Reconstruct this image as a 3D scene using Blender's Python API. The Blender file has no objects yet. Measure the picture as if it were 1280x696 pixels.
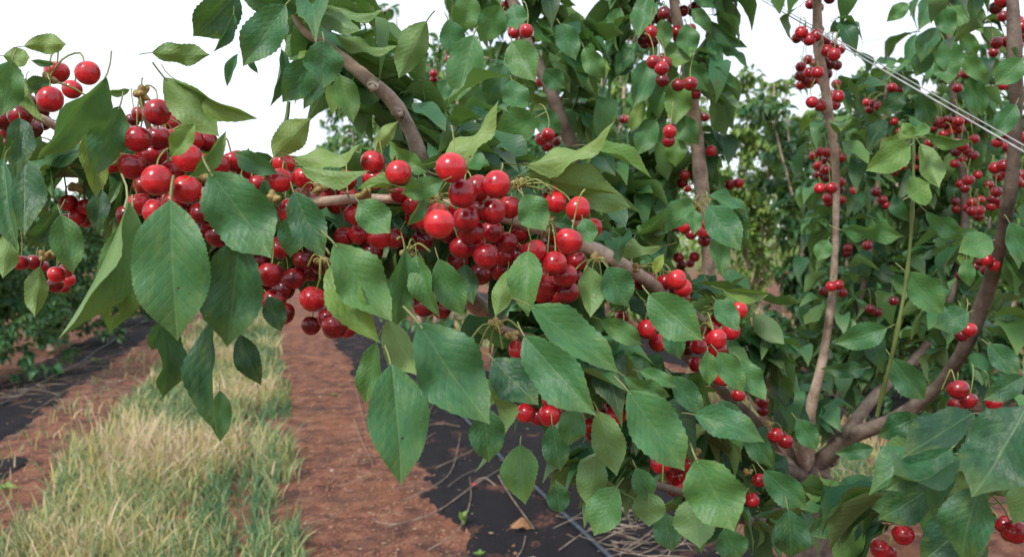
import bpy, math, random
import numpy as np
from mathutils import Vector, Matrix, Quaternion, noise

random.seed(7)
rng = np.random.default_rng(7)
S = bpy.context.scene
COL = S.collection

# ------------------------------------------------------------------ camera
CAM_H = 1.4
FPX = 1000.0                       # focal length in photo pixels (photo is 1280 wide)
PITCH = math.atan((348 - 305) / FPX)
cam_d = bpy.data.cameras.new('camera')
cam = bpy.data.objects.new('camera', cam_d)
COL.objects.link(cam)
cam_d.sensor_width = 36
cam_d.lens = 36 * FPX / 1280
cam_d.clip_start = 0.02
cam_d.clip_end = 2000
cam.location = (0, 0, CAM_H)
cam.rotation_euler = (math.pi / 2 - PITCH, 0, 0)
cam_d.dof.use_dof = True
cam_d.dof.focus_distance = 0.8
cam_d.dof.aperture_fstop = 9.5
S.camera = cam

# ------------------------------------------------------------------ world / sun
W = bpy.data.worlds.new('World')
S.world = W
W.use_nodes = True
wn, wl = W.node_tree.nodes, W.node_tree.links
wn.clear()
wout = wn.new('ShaderNodeOutputWorld')
bg1 = wn.new('ShaderNodeBackground')
bg2 = wn.new('ShaderNodeBackground')
addsh = wn.new('ShaderNodeAddShader')
sky = wn.new('ShaderNodeTexSky')
sky.sky_type = 'NISHITA'
sky.sun_disc = False
SUN_EL, SUN_AZ = math.radians(43), math.radians(212)
sky.sun_elevation = SUN_EL
sky.sun_rotation = SUN_AZ
wl.new(sky.outputs[0], bg1.inputs[0]); bg1.inputs[1].default_value = 0.06
# bright overcast cloud sheet
tc = wn.new('ShaderNodeTexCoord'); nz = wn.new('ShaderNodeTexNoise'); cr = wn.new('ShaderNodeValToRGB')
nz.inputs['Scale'].default_value = 2.2; nz.inputs['Detail'].default_value = 5
wl.new(tc.outputs['Generated'], nz.inputs['Vector']); wl.new(nz.outputs[0], cr.inputs[0])
cr.color_ramp.elements[0].position = 0.3; cr.color_ramp.elements[0].color = (0.82, 0.88, 0.97, 1)
cr.color_ramp.elements[1].position = 0.7; cr.color_ramp.elements[1].color = (1, 1, 1, 1)
wl.new(cr.outputs[0], bg2.inputs[0]); bg2.inputs[1].default_value = 0.93
wl.new(bg1.outputs[0], addsh.inputs[0]); wl.new(bg2.outputs[0], addsh.inputs[1])
wl.new(addsh.outputs[0], wout.inputs[0])

sun_d = bpy.data.lights.new('sun', 'SUN')
sun_d.energy = 3.0
sun_d.angle = math.radians(11)
sun_d.color = (1, 0.95, 0.88)
sun = bpy.data.objects.new('sun', sun_d)
COL.objects.link(sun)
sdir = Vector((math.sin(SUN_AZ) * math.cos(SUN_EL), math.cos(SUN_AZ) * math.cos(SUN_EL), math.sin(SUN_EL)))
sun.rotation_euler = sdir.to_track_quat('Z', 'Y').to_euler()
sun.location = sdir * 20

S.view_settings.view_transform = 'Standard'
S.view_settings.look = 'None'
S.view_settings.exposure = 0.12
S.view_settings.gamma = 1.0
S.cycles.max_bounces = 6
S.cycles.diffuse_bounces = 3
S.cycles.transmission_bounces = 4

# ------------------------------------------------------------------ helpers
cp, sp = math.cos(PITCH), math.sin(PITCH)
FWD = Vector((0, cp, -sp)); UP = Vector((0, sp, cp)); RIGHT = Vector((1, 0, 0))
CAMP = Vector((0, 0, CAM_H))

def P(x, y, d):
    """point seen at photo pixel x, y at depth d metres"""
    return CAMP + FWD * d + RIGHT * ((x - 640) / FPX * d) + UP * (-(y - 348) / FPX * d)

def G(x, y, z=0.0):
    """ground point seen at photo pixel x, y"""
    r = FWD + RIGHT * ((x - 640) / FPX) + UP * (-(y - 348) / FPX)
    t = (z - CAM_H) / r.z
    return CAMP + r * t

ROWK = 0.295                        # rows recede to photo x = 345: X = u - ROWK * Y
def R(u, Y, z=0.0):
    return Vector((u - ROWK * Y, Y, z))

def tag(o, label=None, cat=None, group=None, kind=None):
    if label: o['label'] = label
    if cat: o['category'] = cat
    if group: o['group'] = group
    if kind: o['kind'] = kind
    return o

def empty(name, loc):
    o = bpy.data.objects.new(name, None)
    o.location = loc
    o.empty_display_size = 0.1
    COL.objects.link(o)
    return o

def link(name, me, parent=None, pw=None, mw=None):
    """link mesh object; pw = world matrix of parent, mw = world matrix of the object"""
    o = bpy.data.objects.new(name, me)
    COL.objects.link(o)
    m = mw if mw is not None else Matrix.Identity(4)
    if parent is not None:
        o.parent = parent
        m = pw.inverted() @ m
    o.matrix_basis = m
    return o

def mesh_np(name, verts, quads=None, tris=None, mats=(), smooth=True, luv=None, midx=None):
    me = bpy.data.meshes.new(name)
    verts = np.asarray(verts, dtype=np.float32)
    loops = []; starts = []; n = 0
    if quads is not None and len(quads):
        q = np.asarray(quads, dtype=np.int32)
        loops.append(q.ravel()); starts.append(np.arange(len(q)) * 4); n = len(q) * 4
    if tris is not None and len(tris):
        t = np.asarray(tris, dtype=np.int32)
        loops.append(t.ravel()); starts.append(n + np.arange(len(t)) * 3)
    loops = np.concatenate(loops).astype(np.int32); starts = np.concatenate(starts).astype(np.int32)
    me.vertices.add(len(verts)); me.vertices.foreach_set('co', verts.ravel())
    me.loops.add(len(loops)); me.loops.foreach_set('vertex_index', loops)
    me.polygons.add(len(starts)); me.polygons.foreach_set('loop_start', starts)
    me.update(calc_edges=True)
    if smooth:
        me.polygons.foreach_set('use_smooth', np.ones(len(starts), dtype=bool))
    if midx is not None:
        me.polygons.foreach_set('material_index', np.asarray(midx, dtype=np.int32))
    for m in mats: me.materials.append(m)
    if luv is not None:
        a = me.attributes.new('luv', 'FLOAT_VECTOR', 'POINT')
        a.data.foreach_set('vector', np.asarray(luv, dtype=np.float32).ravel())
    return me

# ------------------------------------------------------------------ node sugar
class N:
    def __init__(s, mat):
        s.t = mat.node_tree; s.n = s.t.nodes; s.l = s.t.links
    def new(s, typ, **kw):
        x = s.n.new(typ)
        for k, v in kw.items(): setattr(x, k, v)
        return x
    def put(s, sock, v):
        if v is None: return
        if hasattr(v, 'is_linked') or isinstance(v, bpy.types.NodeSocket): s.l.new(v, sock)
        else: sock.default_value = v
    def math(s, op, a, b=None, c=None, clamp=False):
        x = s.new('ShaderNodeMath', operation=op, use_clamp=clamp)
        s.put(x.inputs[0], a); s.put(x.inputs[1], b)
        if c is not None: s.put(x.inputs[2], c)
        return x.outputs[0]
    def mix(s, f, a, b, mode='MIX'):
        x = s.new('ShaderNodeMix', data_type='RGBA', blend_type=mode)
        s.put(x.inputs[0], f); s.put(x.inputs[6], a); s.put(x.inputs[7], b)
        return x.outputs[2]
    def noise(s, vec, scale, detail=4, rough=0.5, dist=0.0):
        x = s.new('ShaderNodeTexNoise')
        if vec is not None: s.l.new(vec, x.inputs['Vector'])
        x.inputs['Scale'].default_value = scale; x.inputs['Detail'].default_value = detail
        x.inputs['Roughness'].default_value = rough; x.inputs['Distortion'].default_value = dist
        return x.outputs[0]
    def ramp(s, f, pts):
        x = s.new('ShaderNodeValToRGB'); s.l.new(f, x.inputs[0])
        e = x.color_ramp.elements
        while len(e) < len(pts): e.new(0.5)
        for i, (p, c) in enumerate(pts):
            e[i].position = p; e[i].color = c if len(c) == 4 else (*c, 1)
        return x.outputs[0]
    def smooth(s, v, a, b, to0=0.0, to1=1.0):
        x = s.new('ShaderNodeMapRange', interpolation_type='SMOOTHSTEP')
        s.put(x.inputs[0], v); x.inputs[1].default_value = a; x.inputs[2].default_value = b
        x.inputs[3].default_value = to0; x.inputs[4].default_value = to1
        return x.outputs[0]

def newmat(name):
    m = bpy.data.materials.new(name); m.use_nodes = True
    k = N(m)
    b = k.n['Principled BSDF']
    return m, k, b

def c4(r, g, b): return (r, g, b, 1)

# ------------------------------------------------------------------ materials
def leaf_material():
    m, k, b = newmat('cherry leaf')
    at = k.new('ShaderNodeAttribute', attribute_name='luv')
    sep = k.new('ShaderNodeSeparateXYZ'); k.l.new(at.outputs['Vector'], sep.inputs[0])
    ax = k.math('ABSOLUTE', sep.outputs[0]); y = sep.outputs[1]; tint = sep.outputs[2]
    oi = k.new('ShaderNodeObjectInfo'); osep = k.new('ShaderNodeSeparateColor'); k.l.new(oi.outputs['Color'], osep.inputs[0])
    t = k.math('ADD', tint, osep.outputs[0])
    tcn = k.new('ShaderNodeTexCoord')
    n1 = k.noise(tcn.outputs['Object'], 9, 3)
    t2 = k.math('ADD', t, k.math('MULTIPLY', k.math('SUBTRACT', n1, 0.5), 0.35), clamp=True)
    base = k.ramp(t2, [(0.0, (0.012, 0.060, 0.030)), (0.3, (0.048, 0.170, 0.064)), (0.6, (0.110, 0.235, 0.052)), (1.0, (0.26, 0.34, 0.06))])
    # veins
    ph = k.math('SUBTRACT', k.math('MULTIPLY', y, 10.0), k.math('MULTIPLY', ax, 3.2))
    fr = k.math('ABSOLUTE', k.math('SUBTRACT', k.math('FRACT', ph), 0.5))
    lat = k.smooth(fr, 0.0, 0.07, 1, 0)
    mid = k.smooth(ax, 0.015, 0.05, 1, 0)
    vein = k.math('MAXIMUM', k.math('MULTIPLY', lat, 0.5), mid)
    base = k.mix(k.math('MULTIPLY', vein, 0.30), base, c4(0.17, 0.29, 0.12))
    rim = k.smooth(k.noise(tcn.outputs['Object'], 3.5, 4), 0.5, 0.75)
    base = k.mix(k.math('MULTIPLY', rim, 0.35), base, c4(0.20, 0.28, 0.06))
    # blemishes
    n2 = k.noise(tcn.outputs['Object'], 38, 2)
    spot = k.smooth(n2, 0.69, 0.73)
    base = k.mix(k.math('MULTIPLY', spot, 0.5), base, c4(0.09, 0.06, 0.02))
    ge = k.new('ShaderNodeNewGeometry')
    tipy = k.smooth(y, 0.6, 1.0)
    base = k.mix(k.math('MULTIPLY', tipy, 0.22), base, c4(0.24, 0.30, 0.06))
    under = k.mix(0.6, base, c4(0.18, 0.29, 0.10))
    colr = k.mix(ge.outputs['Backfacing'], base, under)
    k.l.new(colr, b.inputs['Base Color'])
    k.put(b.inputs['Roughness'], k.math('ADD', 0.34, k.math('MULTIPLY', n1, 0.25)))
    b.inputs['Specular IOR Level'].default_value = 0.44
    bump = k.new('ShaderNodeBump'); bump.inputs['Strength'].default_value = 0.3; bump.inputs['Distance'].default_value = 0.0016
    hgt = k.math('SUBTRACT', k.math('ADD', k.math('MULTIPLY', k.noise(tcn.outputs['Object'], 12, 3), 2.2), k.math('MULTIPLY', fr, 0.45)), k.math('MULTIPLY', vein, 0.7))
    k.l.new(hgt, bump.inputs['Height']); k.l.new(bump.outputs[0], b.inputs['Normal'])
    tr = k.new('ShaderNodeBsdfTranslucent')
    k.l.new(k.mix(0.5, base, c4(0.22, 0.42, 0.04)), tr.inputs[0])
    ms = k.new('ShaderNodeMixShader'); ms.inputs[0].default_value = 0.25
    k.l.new(b.outputs[0], ms.inputs[1]); k.l.new(tr.outputs[0], ms.inputs[2])
    k.l.new(ms.outputs[0], k.n['Material Output'].inputs[0])
    return m

def cherry_material(name, scale):
    m, k, b = newmat(name)
    oi = k.new('ShaderNodeObjectInfo')
    at = k.new('ShaderNodeAttribute', attribute_name='luv')
    sep = k.new('ShaderNodeSeparateXYZ'); k.l.new(at.outputs['Vector'], sep.inputs[0])
    osep = k.new('ShaderNodeSeparateColor'); k.l.new(oi.outputs['Color'], osep.inputs[0])
    tcn = k.new('ShaderNodeTexCoord')
    n1 = k.noise(tcn.outputs['Object'], scale, 3)
    t = k.math('ADD', k.math('ADD', osep.outputs[0], sep.outputs[2]), k.math('MULTIPLY', k.math('SUBTRACT', n1, 0.5), 1.3), clamp=True)
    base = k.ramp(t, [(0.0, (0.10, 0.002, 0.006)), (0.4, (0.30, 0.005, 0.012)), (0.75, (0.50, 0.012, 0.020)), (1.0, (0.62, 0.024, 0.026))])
    sp_ = k.smooth(k.noise(tcn.outputs['Object'], scale * 16, 1), 0.66, 0.72)
    base = k.mix(k.math('MULTIPLY', sp_, 0.35), base, c4(0.75, 0.22, 0.15))
    k.l.new(base, b.inputs['Base Color'])
    k.put(b.inputs['Roughness'], k.math('ADD', 0.17, k.math('MULTIPLY', n1, 0.16)))
    b.inputs['Specular IOR Level'].default_value = 0.5
    b.inputs['Coat Weight'].default_value = 0.25
    b.inputs['Coat Roughness'].default_value = 0.12
    b.inputs['Subsurface Weight'].default_value = 0.12
    b.inputs['Subsurface Radius'].default_value = (0.5, 0.06, 0.04)
    b.inputs['Subsurface Scale'].default_value = 0.01
    return m

def bark_material(name, f):
    m, k, b = newmat(name)
    tcn = k.new('ShaderNodeTexCoord')
    mp = k.new('ShaderNodeMapping'); k.l.new(tcn.outputs['Object'], mp.inputs[0])
    mp.inputs['Scale'].default_value = (1, 1, 1.0)
    n1 = k.noise(mp.outputs[0], 30, 6, 0.6); n2 = k.noise(mp.outputs[0], 160, 3, 0.6)
    base = k.ramp(n1, [(0.3, (0.13, 0.09, 0.075)), (0.48, (0.27, 0.19, 0.155)), (0.64, (0.42, 0.315, 0.26)), (0.8, (0.20, 0.18, 0.14))])
    lent = k.smooth(n2, 0.57, 0.64)
    base = k.mix(k.math('MULTIPLY', lent, 0.45), base, c4(0.45, 0.27, 0.17))
    base = k.mix(1.0, base, c4(f * .93, f * .99, f * .96), 'MULTIPLY')
    k.l.new(base, b.inputs['Base Color'])
    b.inputs['Roughness'].default_value = 0.72
    bump = k.new('ShaderNodeBump'); bump.inputs['Strength'].default_value = 0.6; bump.inputs['Distance'].default_value = 0.003
    k.l.new(k.math('ADD', n1, k.math('MULTIPLY', n2, 0.5)), bump.inputs['Height']); k.l.new(bump.outputs[0], b.inputs['Normal'])
    return m

def flat_noise(name, ca, cb, scale, rough=0.8, bump=0.0, cc=None):
    m, k, b = newmat(name)
    tcn = k.new('ShaderNodeTexCoord')
    n1 = k.noise(tcn.outputs['Object'], scale, 6, 0.6)
    pts = [(0.35, ca), (0.65, cb)] + ([(0.75, cc)] if cc else [])
    k.l.new(k.ramp(n1, pts), b.inputs['Base Color'])
    b.inputs['Roughness'].default_value = rough
    if bump:
        bp = k.new('ShaderNodeBump'); bp.inputs['Strength'].default_value = 0.7; bp.inputs['Distance'].default_value = bump
        k.l.new(n1, bp.inputs['Height']); k.l.new(bp.outputs[0], b.inputs['Normal'])
    return m

def soil_material():
    m, k, b = newmat('red soil')
    tcn = k.new('ShaderNodeTexCoord'); v = tcn.outputs['Object']
    n0 = k.noise(v, 0.9, 4); n1 = k.noise(v, 7, 6, 0.62); n2 = k.noise(v, 60, 5, 0.7); n3 = k.noise(v, 240, 2)
    f = k.math('ADD', k.math('MULTIPLY', n1, 0.6), k.math('MULTIPLY', n2, 0.4))
    base = k.ramp(f, [(0.39, (0.045, 0.021, 0.015)), (0.47, (0.15, 0.052, 0.030)), (0.54, (0.27, 0.105, 0.058)), (0.64, (0.34, 0.20, 0.13))])
    base = k.mix(k.smooth(n0, 0.5, 0.66, 0, 0.6), base, c4(0.30, 0.12, 0.055))
    nd = k.noise(v, 2.6, 5, 0.7)
    base = k.mix(k.smooth(nd, 0.5, 0.66, 0, 0.6), base, c4(0.085, 0.045, 0.038))
    base = k.mix(k.smooth(n3, 0.66, 0.74, 0, 0.5), base, c4(0.42, 0.33, 0.24))
    # far away the inter-row sward takes over
    sx = k.new('ShaderNodeSeparateXYZ'); k.l.new(v, sx.inputs[0])
    far = k.smooth(sx.outputs[1], 30, 60)
    base = k.mix(far, base, c4(0.16, 0.17, 0.06))
    k.l.new(base, b.inputs['Base Color'])
    b.inputs['Roughness'].default_value = 0.95
    bp = k.new('ShaderNodeBump'); bp.inputs['Strength'].default_value = 1.0; bp.inputs['Distance'].default_value = 0.03
    k.l.new(k.math('ADD', f, k.math('MULTIPLY', n3, 0.15)), bp.inputs['Height']); k.l.new(bp.outputs[0], b.inputs['Normal'])
    return m

def mat_material():
    m, k, b = newmat('black weed mat')
    tcn = k.new('ShaderNodeTexCoord'); v = tcn.outputs['Object']
    n1 = k.noise(v, 3.5, 6, 0.65); n2 = k.noise(v, 45, 5, 0.7); n3 = k.noise(v, 190, 2)
    base = k.mix(n2, c4(0.004, 0.004, 0.006), c4(0.020, 0.017, 0.020))
    dirt = k.smooth(k.math('ADD', n1, k.math('MULTIPLY', n2, 0.35)), 0.74, 0.86)
    base = k.mix(k.math('MULTIPLY', dirt, 0.5), base, c4(0.20, 0.09, 0.055))
    base = k.mix(k.smooth(n3, 0.7, 0.76, 0, 0.3), base, c4(0.14, 0.11, 0.09))
    k.l.new(base, b.inputs['Base Color'])
    b.inputs['Roughness'].default_value = 0.8
    b.inputs['Specular IOR Level'].default_value = 0.2
    bp = k.new('ShaderNodeBump'); bp.inputs['Strength'].default_value = 0.6; bp.inputs['Distance'].default_value = 0.006
    k.l.new(k.math('ADD', n1, n2), bp.inputs['Height']); k.l.new(bp.outputs[0], b.inputs['Normal'])
    return m

def grass_material():
    m, k, b = newmat('grass blade')
    at = k.new('ShaderNodeAttribute', attribute_name='luv')
    sep = k.new('ShaderNodeSeparateXYZ'); k.l.new(at.outputs['Vector'], sep.inputs[0])
    base = k.ramp(sep.outputs[2], [(0.0, (0.07, 0.17, 0.075)), (0.3, (0.16, 0.28, 0.13)), (0.55, (0.30, 0.36, 0.13)), (0.78, (0.50, 0.42, 0.16)), (1.0, (0.60, 0.48, 0.32))])
    k.l.new(base, b.inputs['Base Color'])
    b.inputs['Roughness'].default_value = 0.55
    tr = k.new('ShaderNodeBsdfTranslucent'); k.l.new(base, tr.inputs[0])
    ms = k.new('ShaderNodeMixShader'); ms.inputs[0].default_value = 0.3
    k.l.new(b.outputs[0], ms.inputs[1]); k.l.new(tr.outputs[0], ms.inputs[2])
    k.l.new(ms.outputs[0], k.n['Material Output'].inputs[0])
    return m

M_LEAF = leaf_material()
M_CH = cherry_material('cherry skin', 1.1)
M_CHF = cherry_material('cherry skin joined', 30)
M_BARK = bark_material('young cherry bark', 1.55)
M_OLD = bark_material('old cherry bark', 0.5)
M_STEM = flat_noise('fruit stem', (0.12, 0.17, 0.04), (0.26, 0.28, 0.07), 60, 0.5)
M_PET = flat_noise('leaf stalk', (0.13, 0.20, 0.06), (0.24, 0.22, 0.08), 50, 0.5)
M_SHOOT = flat_noise('green shoot bark', (0.08, 0.13, 0.035), (0.15, 0.19, 0.055), 40, 0.5)
M_BUD = flat_noise('spur bud', (0.20, 0.14, 0.05), (0.36, 0.27, 0.09), 200, 0.7, 0.002)
M_SOIL = soil_material()
M_MAT = mat_material()
M_GRASS = grass_material()
M_TWIG = flat_noise('dry twig', (0.13, 0.095, 0.07), (0.40, 0.31, 0.24), 14, 0.85, 0.002)
M_PIPE = flat_noise('irrigation pipe', (0.022, 0.034, 0.05), (0.06, 0.08, 0.105), 25, 0.42)
M_WIRE = flat_noise('galvanised wire', (0.22, 0.22, 0.23), (0.40, 0.40, 0.41), 40, 0.45)
M_CLOD = flat_noise('soil clod', (0.12, 0.05, 0.032), (0.34, 0.17, 0.11), 20, 0.95, 0.002)
M_STONE = flat_noise('stone', (0.25, 0.21, 0.18), (0.46, 0.40, 0.35), 30, 0.9, 0.002)
M_STRAW = flat_noise('leaf litter', (0.18, 0.10, 0.05), (0.48, 0.38, 0.24), 9, 0.9)

# ------------------------------------------------------------------ leaf templates
PROF = [(0, .012), (.04, .11), (.1, .235), (.2, .37), (.32, .462), (.45, .5), (.58, .485), (.7, .41), (.8, .30), (.88, .17), (.94, .075), (1, 0.0)]
def prof(y):
    for (a, va), (b, vb) in zip(PROF, PROF[1:]):
        if y <= b:
            f = (y - a) / (b - a)
            return va + (vb - va) * f
    return 0.0

def leaf_template(nseg, nx, fold, bow, twist, curl, wave, serr=0.0, petiole=True, seed=0, holes=None):
    """unit leaf: y 0..1, width 1 at its widest; z up = upper side. Returns verts, luv, quads, mat idx"""
    r = random.Random(seed)
    V = []; U = []; Q = []; MI = []
    ph = r.random() * 6
    for i in range(nseg + 1):
        y = i / nseg
        w = max(prof(y), 0.004)
        if serr and 0 < i < nseg: w *= 1 + (serr if i % 2 else -serr) * (0.7 + 0.6 * r.random())
        for j in range(2 * nx + 1):
            s = (j - nx) / nx
            x = s * w
            z = fold * abs(x) * (1 - 0.35 * abs(s)) + bow * 4 * y * (1 - y) + curl * (y ** 3) + wave * math.sin(y * 11 + ph + (1.6 if s > 0 else 0)) * abs(s) * w
            a = twist * (y - 0.3)
            xx = x * math.cos(a) - (z * 0.25) * math.sin(a)
            zz = z + x * math.sin(a)
            bend = curl * -0.25 * y * y
            V.append((xx + bend * 0.3 * (1 if seed % 2 else -1), y, zz)); U.append((x * 2, y, 0))
    row = 2 * nx + 1
    for i in range(nseg):
        for j in range(2 * nx):
            a = i * row + j
            if holes:
                yy = (i + .5) / nseg; xx = (V[a][0] + V[a + 1][0]) / 2
                if any((xx - hx) ** 2 + ((yy - hy) * 1.6) ** 2 < hr * hr * (0.7 + 0.6 * r.random()) for hx, hy, hr in holes): continue
            Q.append((a, a + 1, a + row + 1, a + row)); MI.append(0)
    if petiole:
        base = len(V); n = 4
        for i in range(4):
            t = i / 3
            cy = 0.05 - 0.24 * t; cz = -0.004 - 0.13 * t * t
            for q in range(n):
                an = q * math.tau / n
                rr = 0.011
                V.append((rr * 2.0 * math.cos(an), cy, cz + rr * 0.9 * math.sin(an))); U.append((0, 0, 0))
        for i in range(3):
            for q in range(n):
                Q.append((base + i * n + q, base + i * n + (q + 1) % n, base + (i + 1) * n + (q + 1) % n, base + (i + 1) * n + q)); MI.append(1)
    return np.array(V), np.array(U, dtype=float), np.array(Q), MI

HERO = []      # (mesh) finely cut leaves for the near branch
specs = [ # fold, bow, twist, curl, wave
    (.34, -.03, .15, -.06, .12), (.42, .05, -.25, -.12, .14), (.26, .08, .3, -.18, .18), (.52, .02, .1, -.05, .08),
    (.36, .10, -.4, -.24, .14), (.22, -.05, .2, .07, .20), (.45, .06, .5, -.18, .12), (.3, .12, -.1, -.30, .16),
    (.4, .16, .35, -.42, .2), (.2, .2, -.5, -.3, .24), (.5, -.1, .6, .1, .16), (.3, .1, -.7, -.5, .2)]
for i, (f, b, t, c, w) in enumerate(specs):
    v, u, q, mi = leaf_template(26, 3, f, b, t, c, w, 0.028, True, i)
    HERO.append(mesh_np('cherry_leaf', v, q, None, (M_LEAF, M_PET), True, u, mi))
v, u, q, mi = leaf_template(44, 9, .2, .04, .2, -.08, .12, 0.03, True, 31, [(-.12, .42, .12), (.16, .36, .07), (.02, .8, .08), (-.3, .55, .06), (.28, .6, .05)])
CHEWED = mesh_np('chewed_leaf', v, q, None, (M_LEAF, M_PET), True, u, mi)
v, u, q, mi = leaf_template(60, 11, .2, .02, .1, -.06, .08, 0.02, True, 37, [(-.05, .62, .02), (.17, .30, .016)])
PINNED = mesh_np('pinholed_leaf', v, q, None, (M_LEAF, M_PET), True, u, mi)
MID = []       # 40-triangle leaves for leaves further off
for i, (f, b, t, c, w) in enumerate(specs):
    v, u, q, mi = leaf_template(8, 1, f, b, t, c, w * .8, 0.0, True, i)
    MID.append((v, u, q, mi, mesh_np('leaf_blade', v, q, None, (M_LEAF, M_PET), True, u, mi)))
LOW = []
for i, (f, b, t, c, w) in enumerate(specs):
    v, u, q, mi = leaf_template(4, 1, f, b, t, c * 1.2, 0, 0.0, False, i)
    LOW.append((v, u, q))

def frame(B, T, W_, roll, under, face=None):
    """matrix for a leaf from base B to tip T, its upper side towards face (default camera)"""
    y = T - B; L = y.length; y = y / L
    f = (face if face is not None else (CAMP - (B + T) / 2)).normalized()
    z = f - y * f.dot(y)
    if z.length < 1e-3: z = Vector((0, 0, 1)) - y * y.z
    z.normalize()
    z = Quaternion(y, roll) @ z
    if under: z = -z
    x = y.cross(z)
    m = Matrix((x * W_, y * L, z * L)).transposed().to_4x4()
    m.translation = B
    return m

def join_leaves(name, mats4, temps, tints, parent, pw, mat=(M_LEAF,), TPL=None):
    TPL = TPL or LOW
    """mats4: list of Matrix; temps: template index; tints: list"""
    groupsV, groupsU, groupsQ = [], [], []
    off = 0
    A = np.array([[list(r) for r in m] for m in mats4]); temps = np.array(temps); tints = np.array(tints)
    for ti in range(len(TPL)):
        sel = temps == ti
        if not sel.any(): continue
        v, u, q = TPL[ti]
        a = A[sel]
        vv = np.einsum('nij,mj->nmi', a[:, :3, :3], v) + a[:, None, :3, 3]
        uu = np.broadcast_to(u, (len(a),) + u.shape).copy(); uu[:, :, 2] = tints[sel][:, None]
        qq = q[None] + (np.arange(len(a)) * len(v))[:, None, None] + off
        off += len(a) * len(v)
        groupsV.append(vv.reshape(-1, 3)); groupsU.append(uu.reshape(-1, 3)); groupsQ.append(qq.reshape(-1, 4))
    me = mesh_np(name, np.concatenate(groupsV), np.concatenate(groupsQ), None, mat, True, np.concatenate(groupsU))
    o = link(name, me, parent, pw)
    o.color = (0, 0, 0, 1)
    return tag(o, kind='stuff')

# ------------------------------------------------------------------ cherries
def cherry_mesh(nu, nv, name, seed):
    r = random.Random(seed); V = [(0, 0, .78)]; 
    for i in range(1, nv):
        th = math.pi * i / nv
        for j in range(nu):
            ph = math.tau * j / nu
            rad = 1.0
            z = math.cos(th) * 0.97 * rad; rr = math.sin(th)
            if th < .75: z -= 0.20 * (1 - th / .75) ** 1.5          # dimple at the stalk
            rr *= 1 - 0.045 * math.exp(-((ph - math.pi) / .16) ** 2)  # suture
            rr *= 1 + .03 * math.sin(th) * math.cos(ph * 2 + seed) + (0.05 + .02 * seed) * math.cos(th)
            V.append((rr * math.cos(ph), rr * math.sin(ph), z))
    V.append((0, 0, -.93))
    T, Q = [], []
    for j in range(nu):
        T.append((0, 1 + j, 1 + (j + 1) % nu))
        b = 1 + (nv - 2) * nu
        T.append((b + j, len(V) - 1, b + (j + 1) % nu))
    for i in range(nv - 2):
        for j in range(nu):
            a = 1 + i * nu + j; b_ = 1 + i * nu + (j + 1) % nu
            Q.append((a, a + nu, b_ + nu, b_))
    return V, Q, T
CH_HI, CH_LO = [], []
for i in range(4):
    V, Q, T = cherry_mesh(26, 16, 'c', i)
    CH_HI.append(mesh_np('cherry_fruit', V, Q, T, (M_CH,)))
    V, Q, T = cherry_mesh(12, 8, 'c', i)
    CH_LO.append(mesh_np('small_cherry_fruit', V, Q, T, (M_CH,)))
V6, Q6, T6 = cherry_mesh(7, 5, 'c', 1)

# ------------------------------------------------------------------ tubes
def catmull(pts, n):
    """pts list of (Vector, radius) -> smooth list"""
    out = []
    P_ = [pts[0]] + list(pts) + [pts[-1]]
    for i in range(1, len(P_) - 2):
        for s in range(n):
            t = s / n
            p0, p1, p2, p3 = (P_[i + k][0] for k in (-1, 0, 1, 2))
            q = 0.5 * ((2 * p1) + (p2 - p0) * t + (2 * p0 - 5 * p1 + 4 * p2 - p3) * t * t + (3 * p1 - p0 - 3 * p2 + p3) * t ** 3)
            out.append((q, P_[i][1] * (1 - t) + P_[i + 1][1] * t))
    out.append(pts[-1])
    return out

def tube(path, sides=8, bump=0.0, V=None, Q=None):
    V = [] if V is None else V; Q = [] if Q is None else Q
    base = len(V); n = len(path)
    ref = Vector((0.3, 0.2, 1)).normalized()
    for i, (p, r) in enumerate(path):
        d = (path[min(i + 1, n - 1)][0] - path[max(i - 1, 0)][0])
        if d.length < 1e-9: d = Vector((0, 0, 1))
        d.normalize()
        a = d.cross(ref)
        if a.length < 1e-3: a = d.cross(Vector((1, 0, 0)))
        a.normalize(); ref = a.cross(d).normalized(); b = d.cross(a)
        for s in range(sides):
            an = math.tau * s / sides
            rr = r
            if bump:
                rr *= 1 + bump * noise.noise(Vector((p.x * 25 + s, p.y * 25, p.z * 25))) + bump * .8 * noise.noise(Vector((i * .9, s * .4, 3)))
            V.append(tuple(p + (a * math.cos(an) + b * math.sin(an)) * rr))
    for i in range(n - 1):
        for s in range(sides):
            Q.append((base + i * sides + s, base + i * sides + (s + 1) % sides, base + (i + 1) * sides + (s + 1) % sides, base + (i + 1) * sides + s))
    # rounded end
    Q.append(tuple([base + (n - 1) * sides + k for k in range(0, sides, max(1, sides // 4))][:4])) if sides >= 4 else None
    return V, Q

def tube_obj(name, path, mat, sides=8, parent=None, pw=None, bump=0.0):
    V, Q = tube(path, sides, bump)
    return link(name, mesh_np(name, V, Q, None, (mat,)), parent, pw)

# ================================================================== THE SETTING
def gh(x, y):
    """ground height"""
    u = x + ROWK * y
    h = 0.018 * noise.noise(Vector((x * 1.3, y * 1.3, 0))) + 0.010 * noise.noise(Vector((x * 5, y * 5, 3)))
    h += 0.014 * noise.noise(Vector((u * 7, y * .7, 13)))
    if y < 14: h += 0.011 * noise.noise(Vector((x * 16, y * 16, 7)))
    return h

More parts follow.
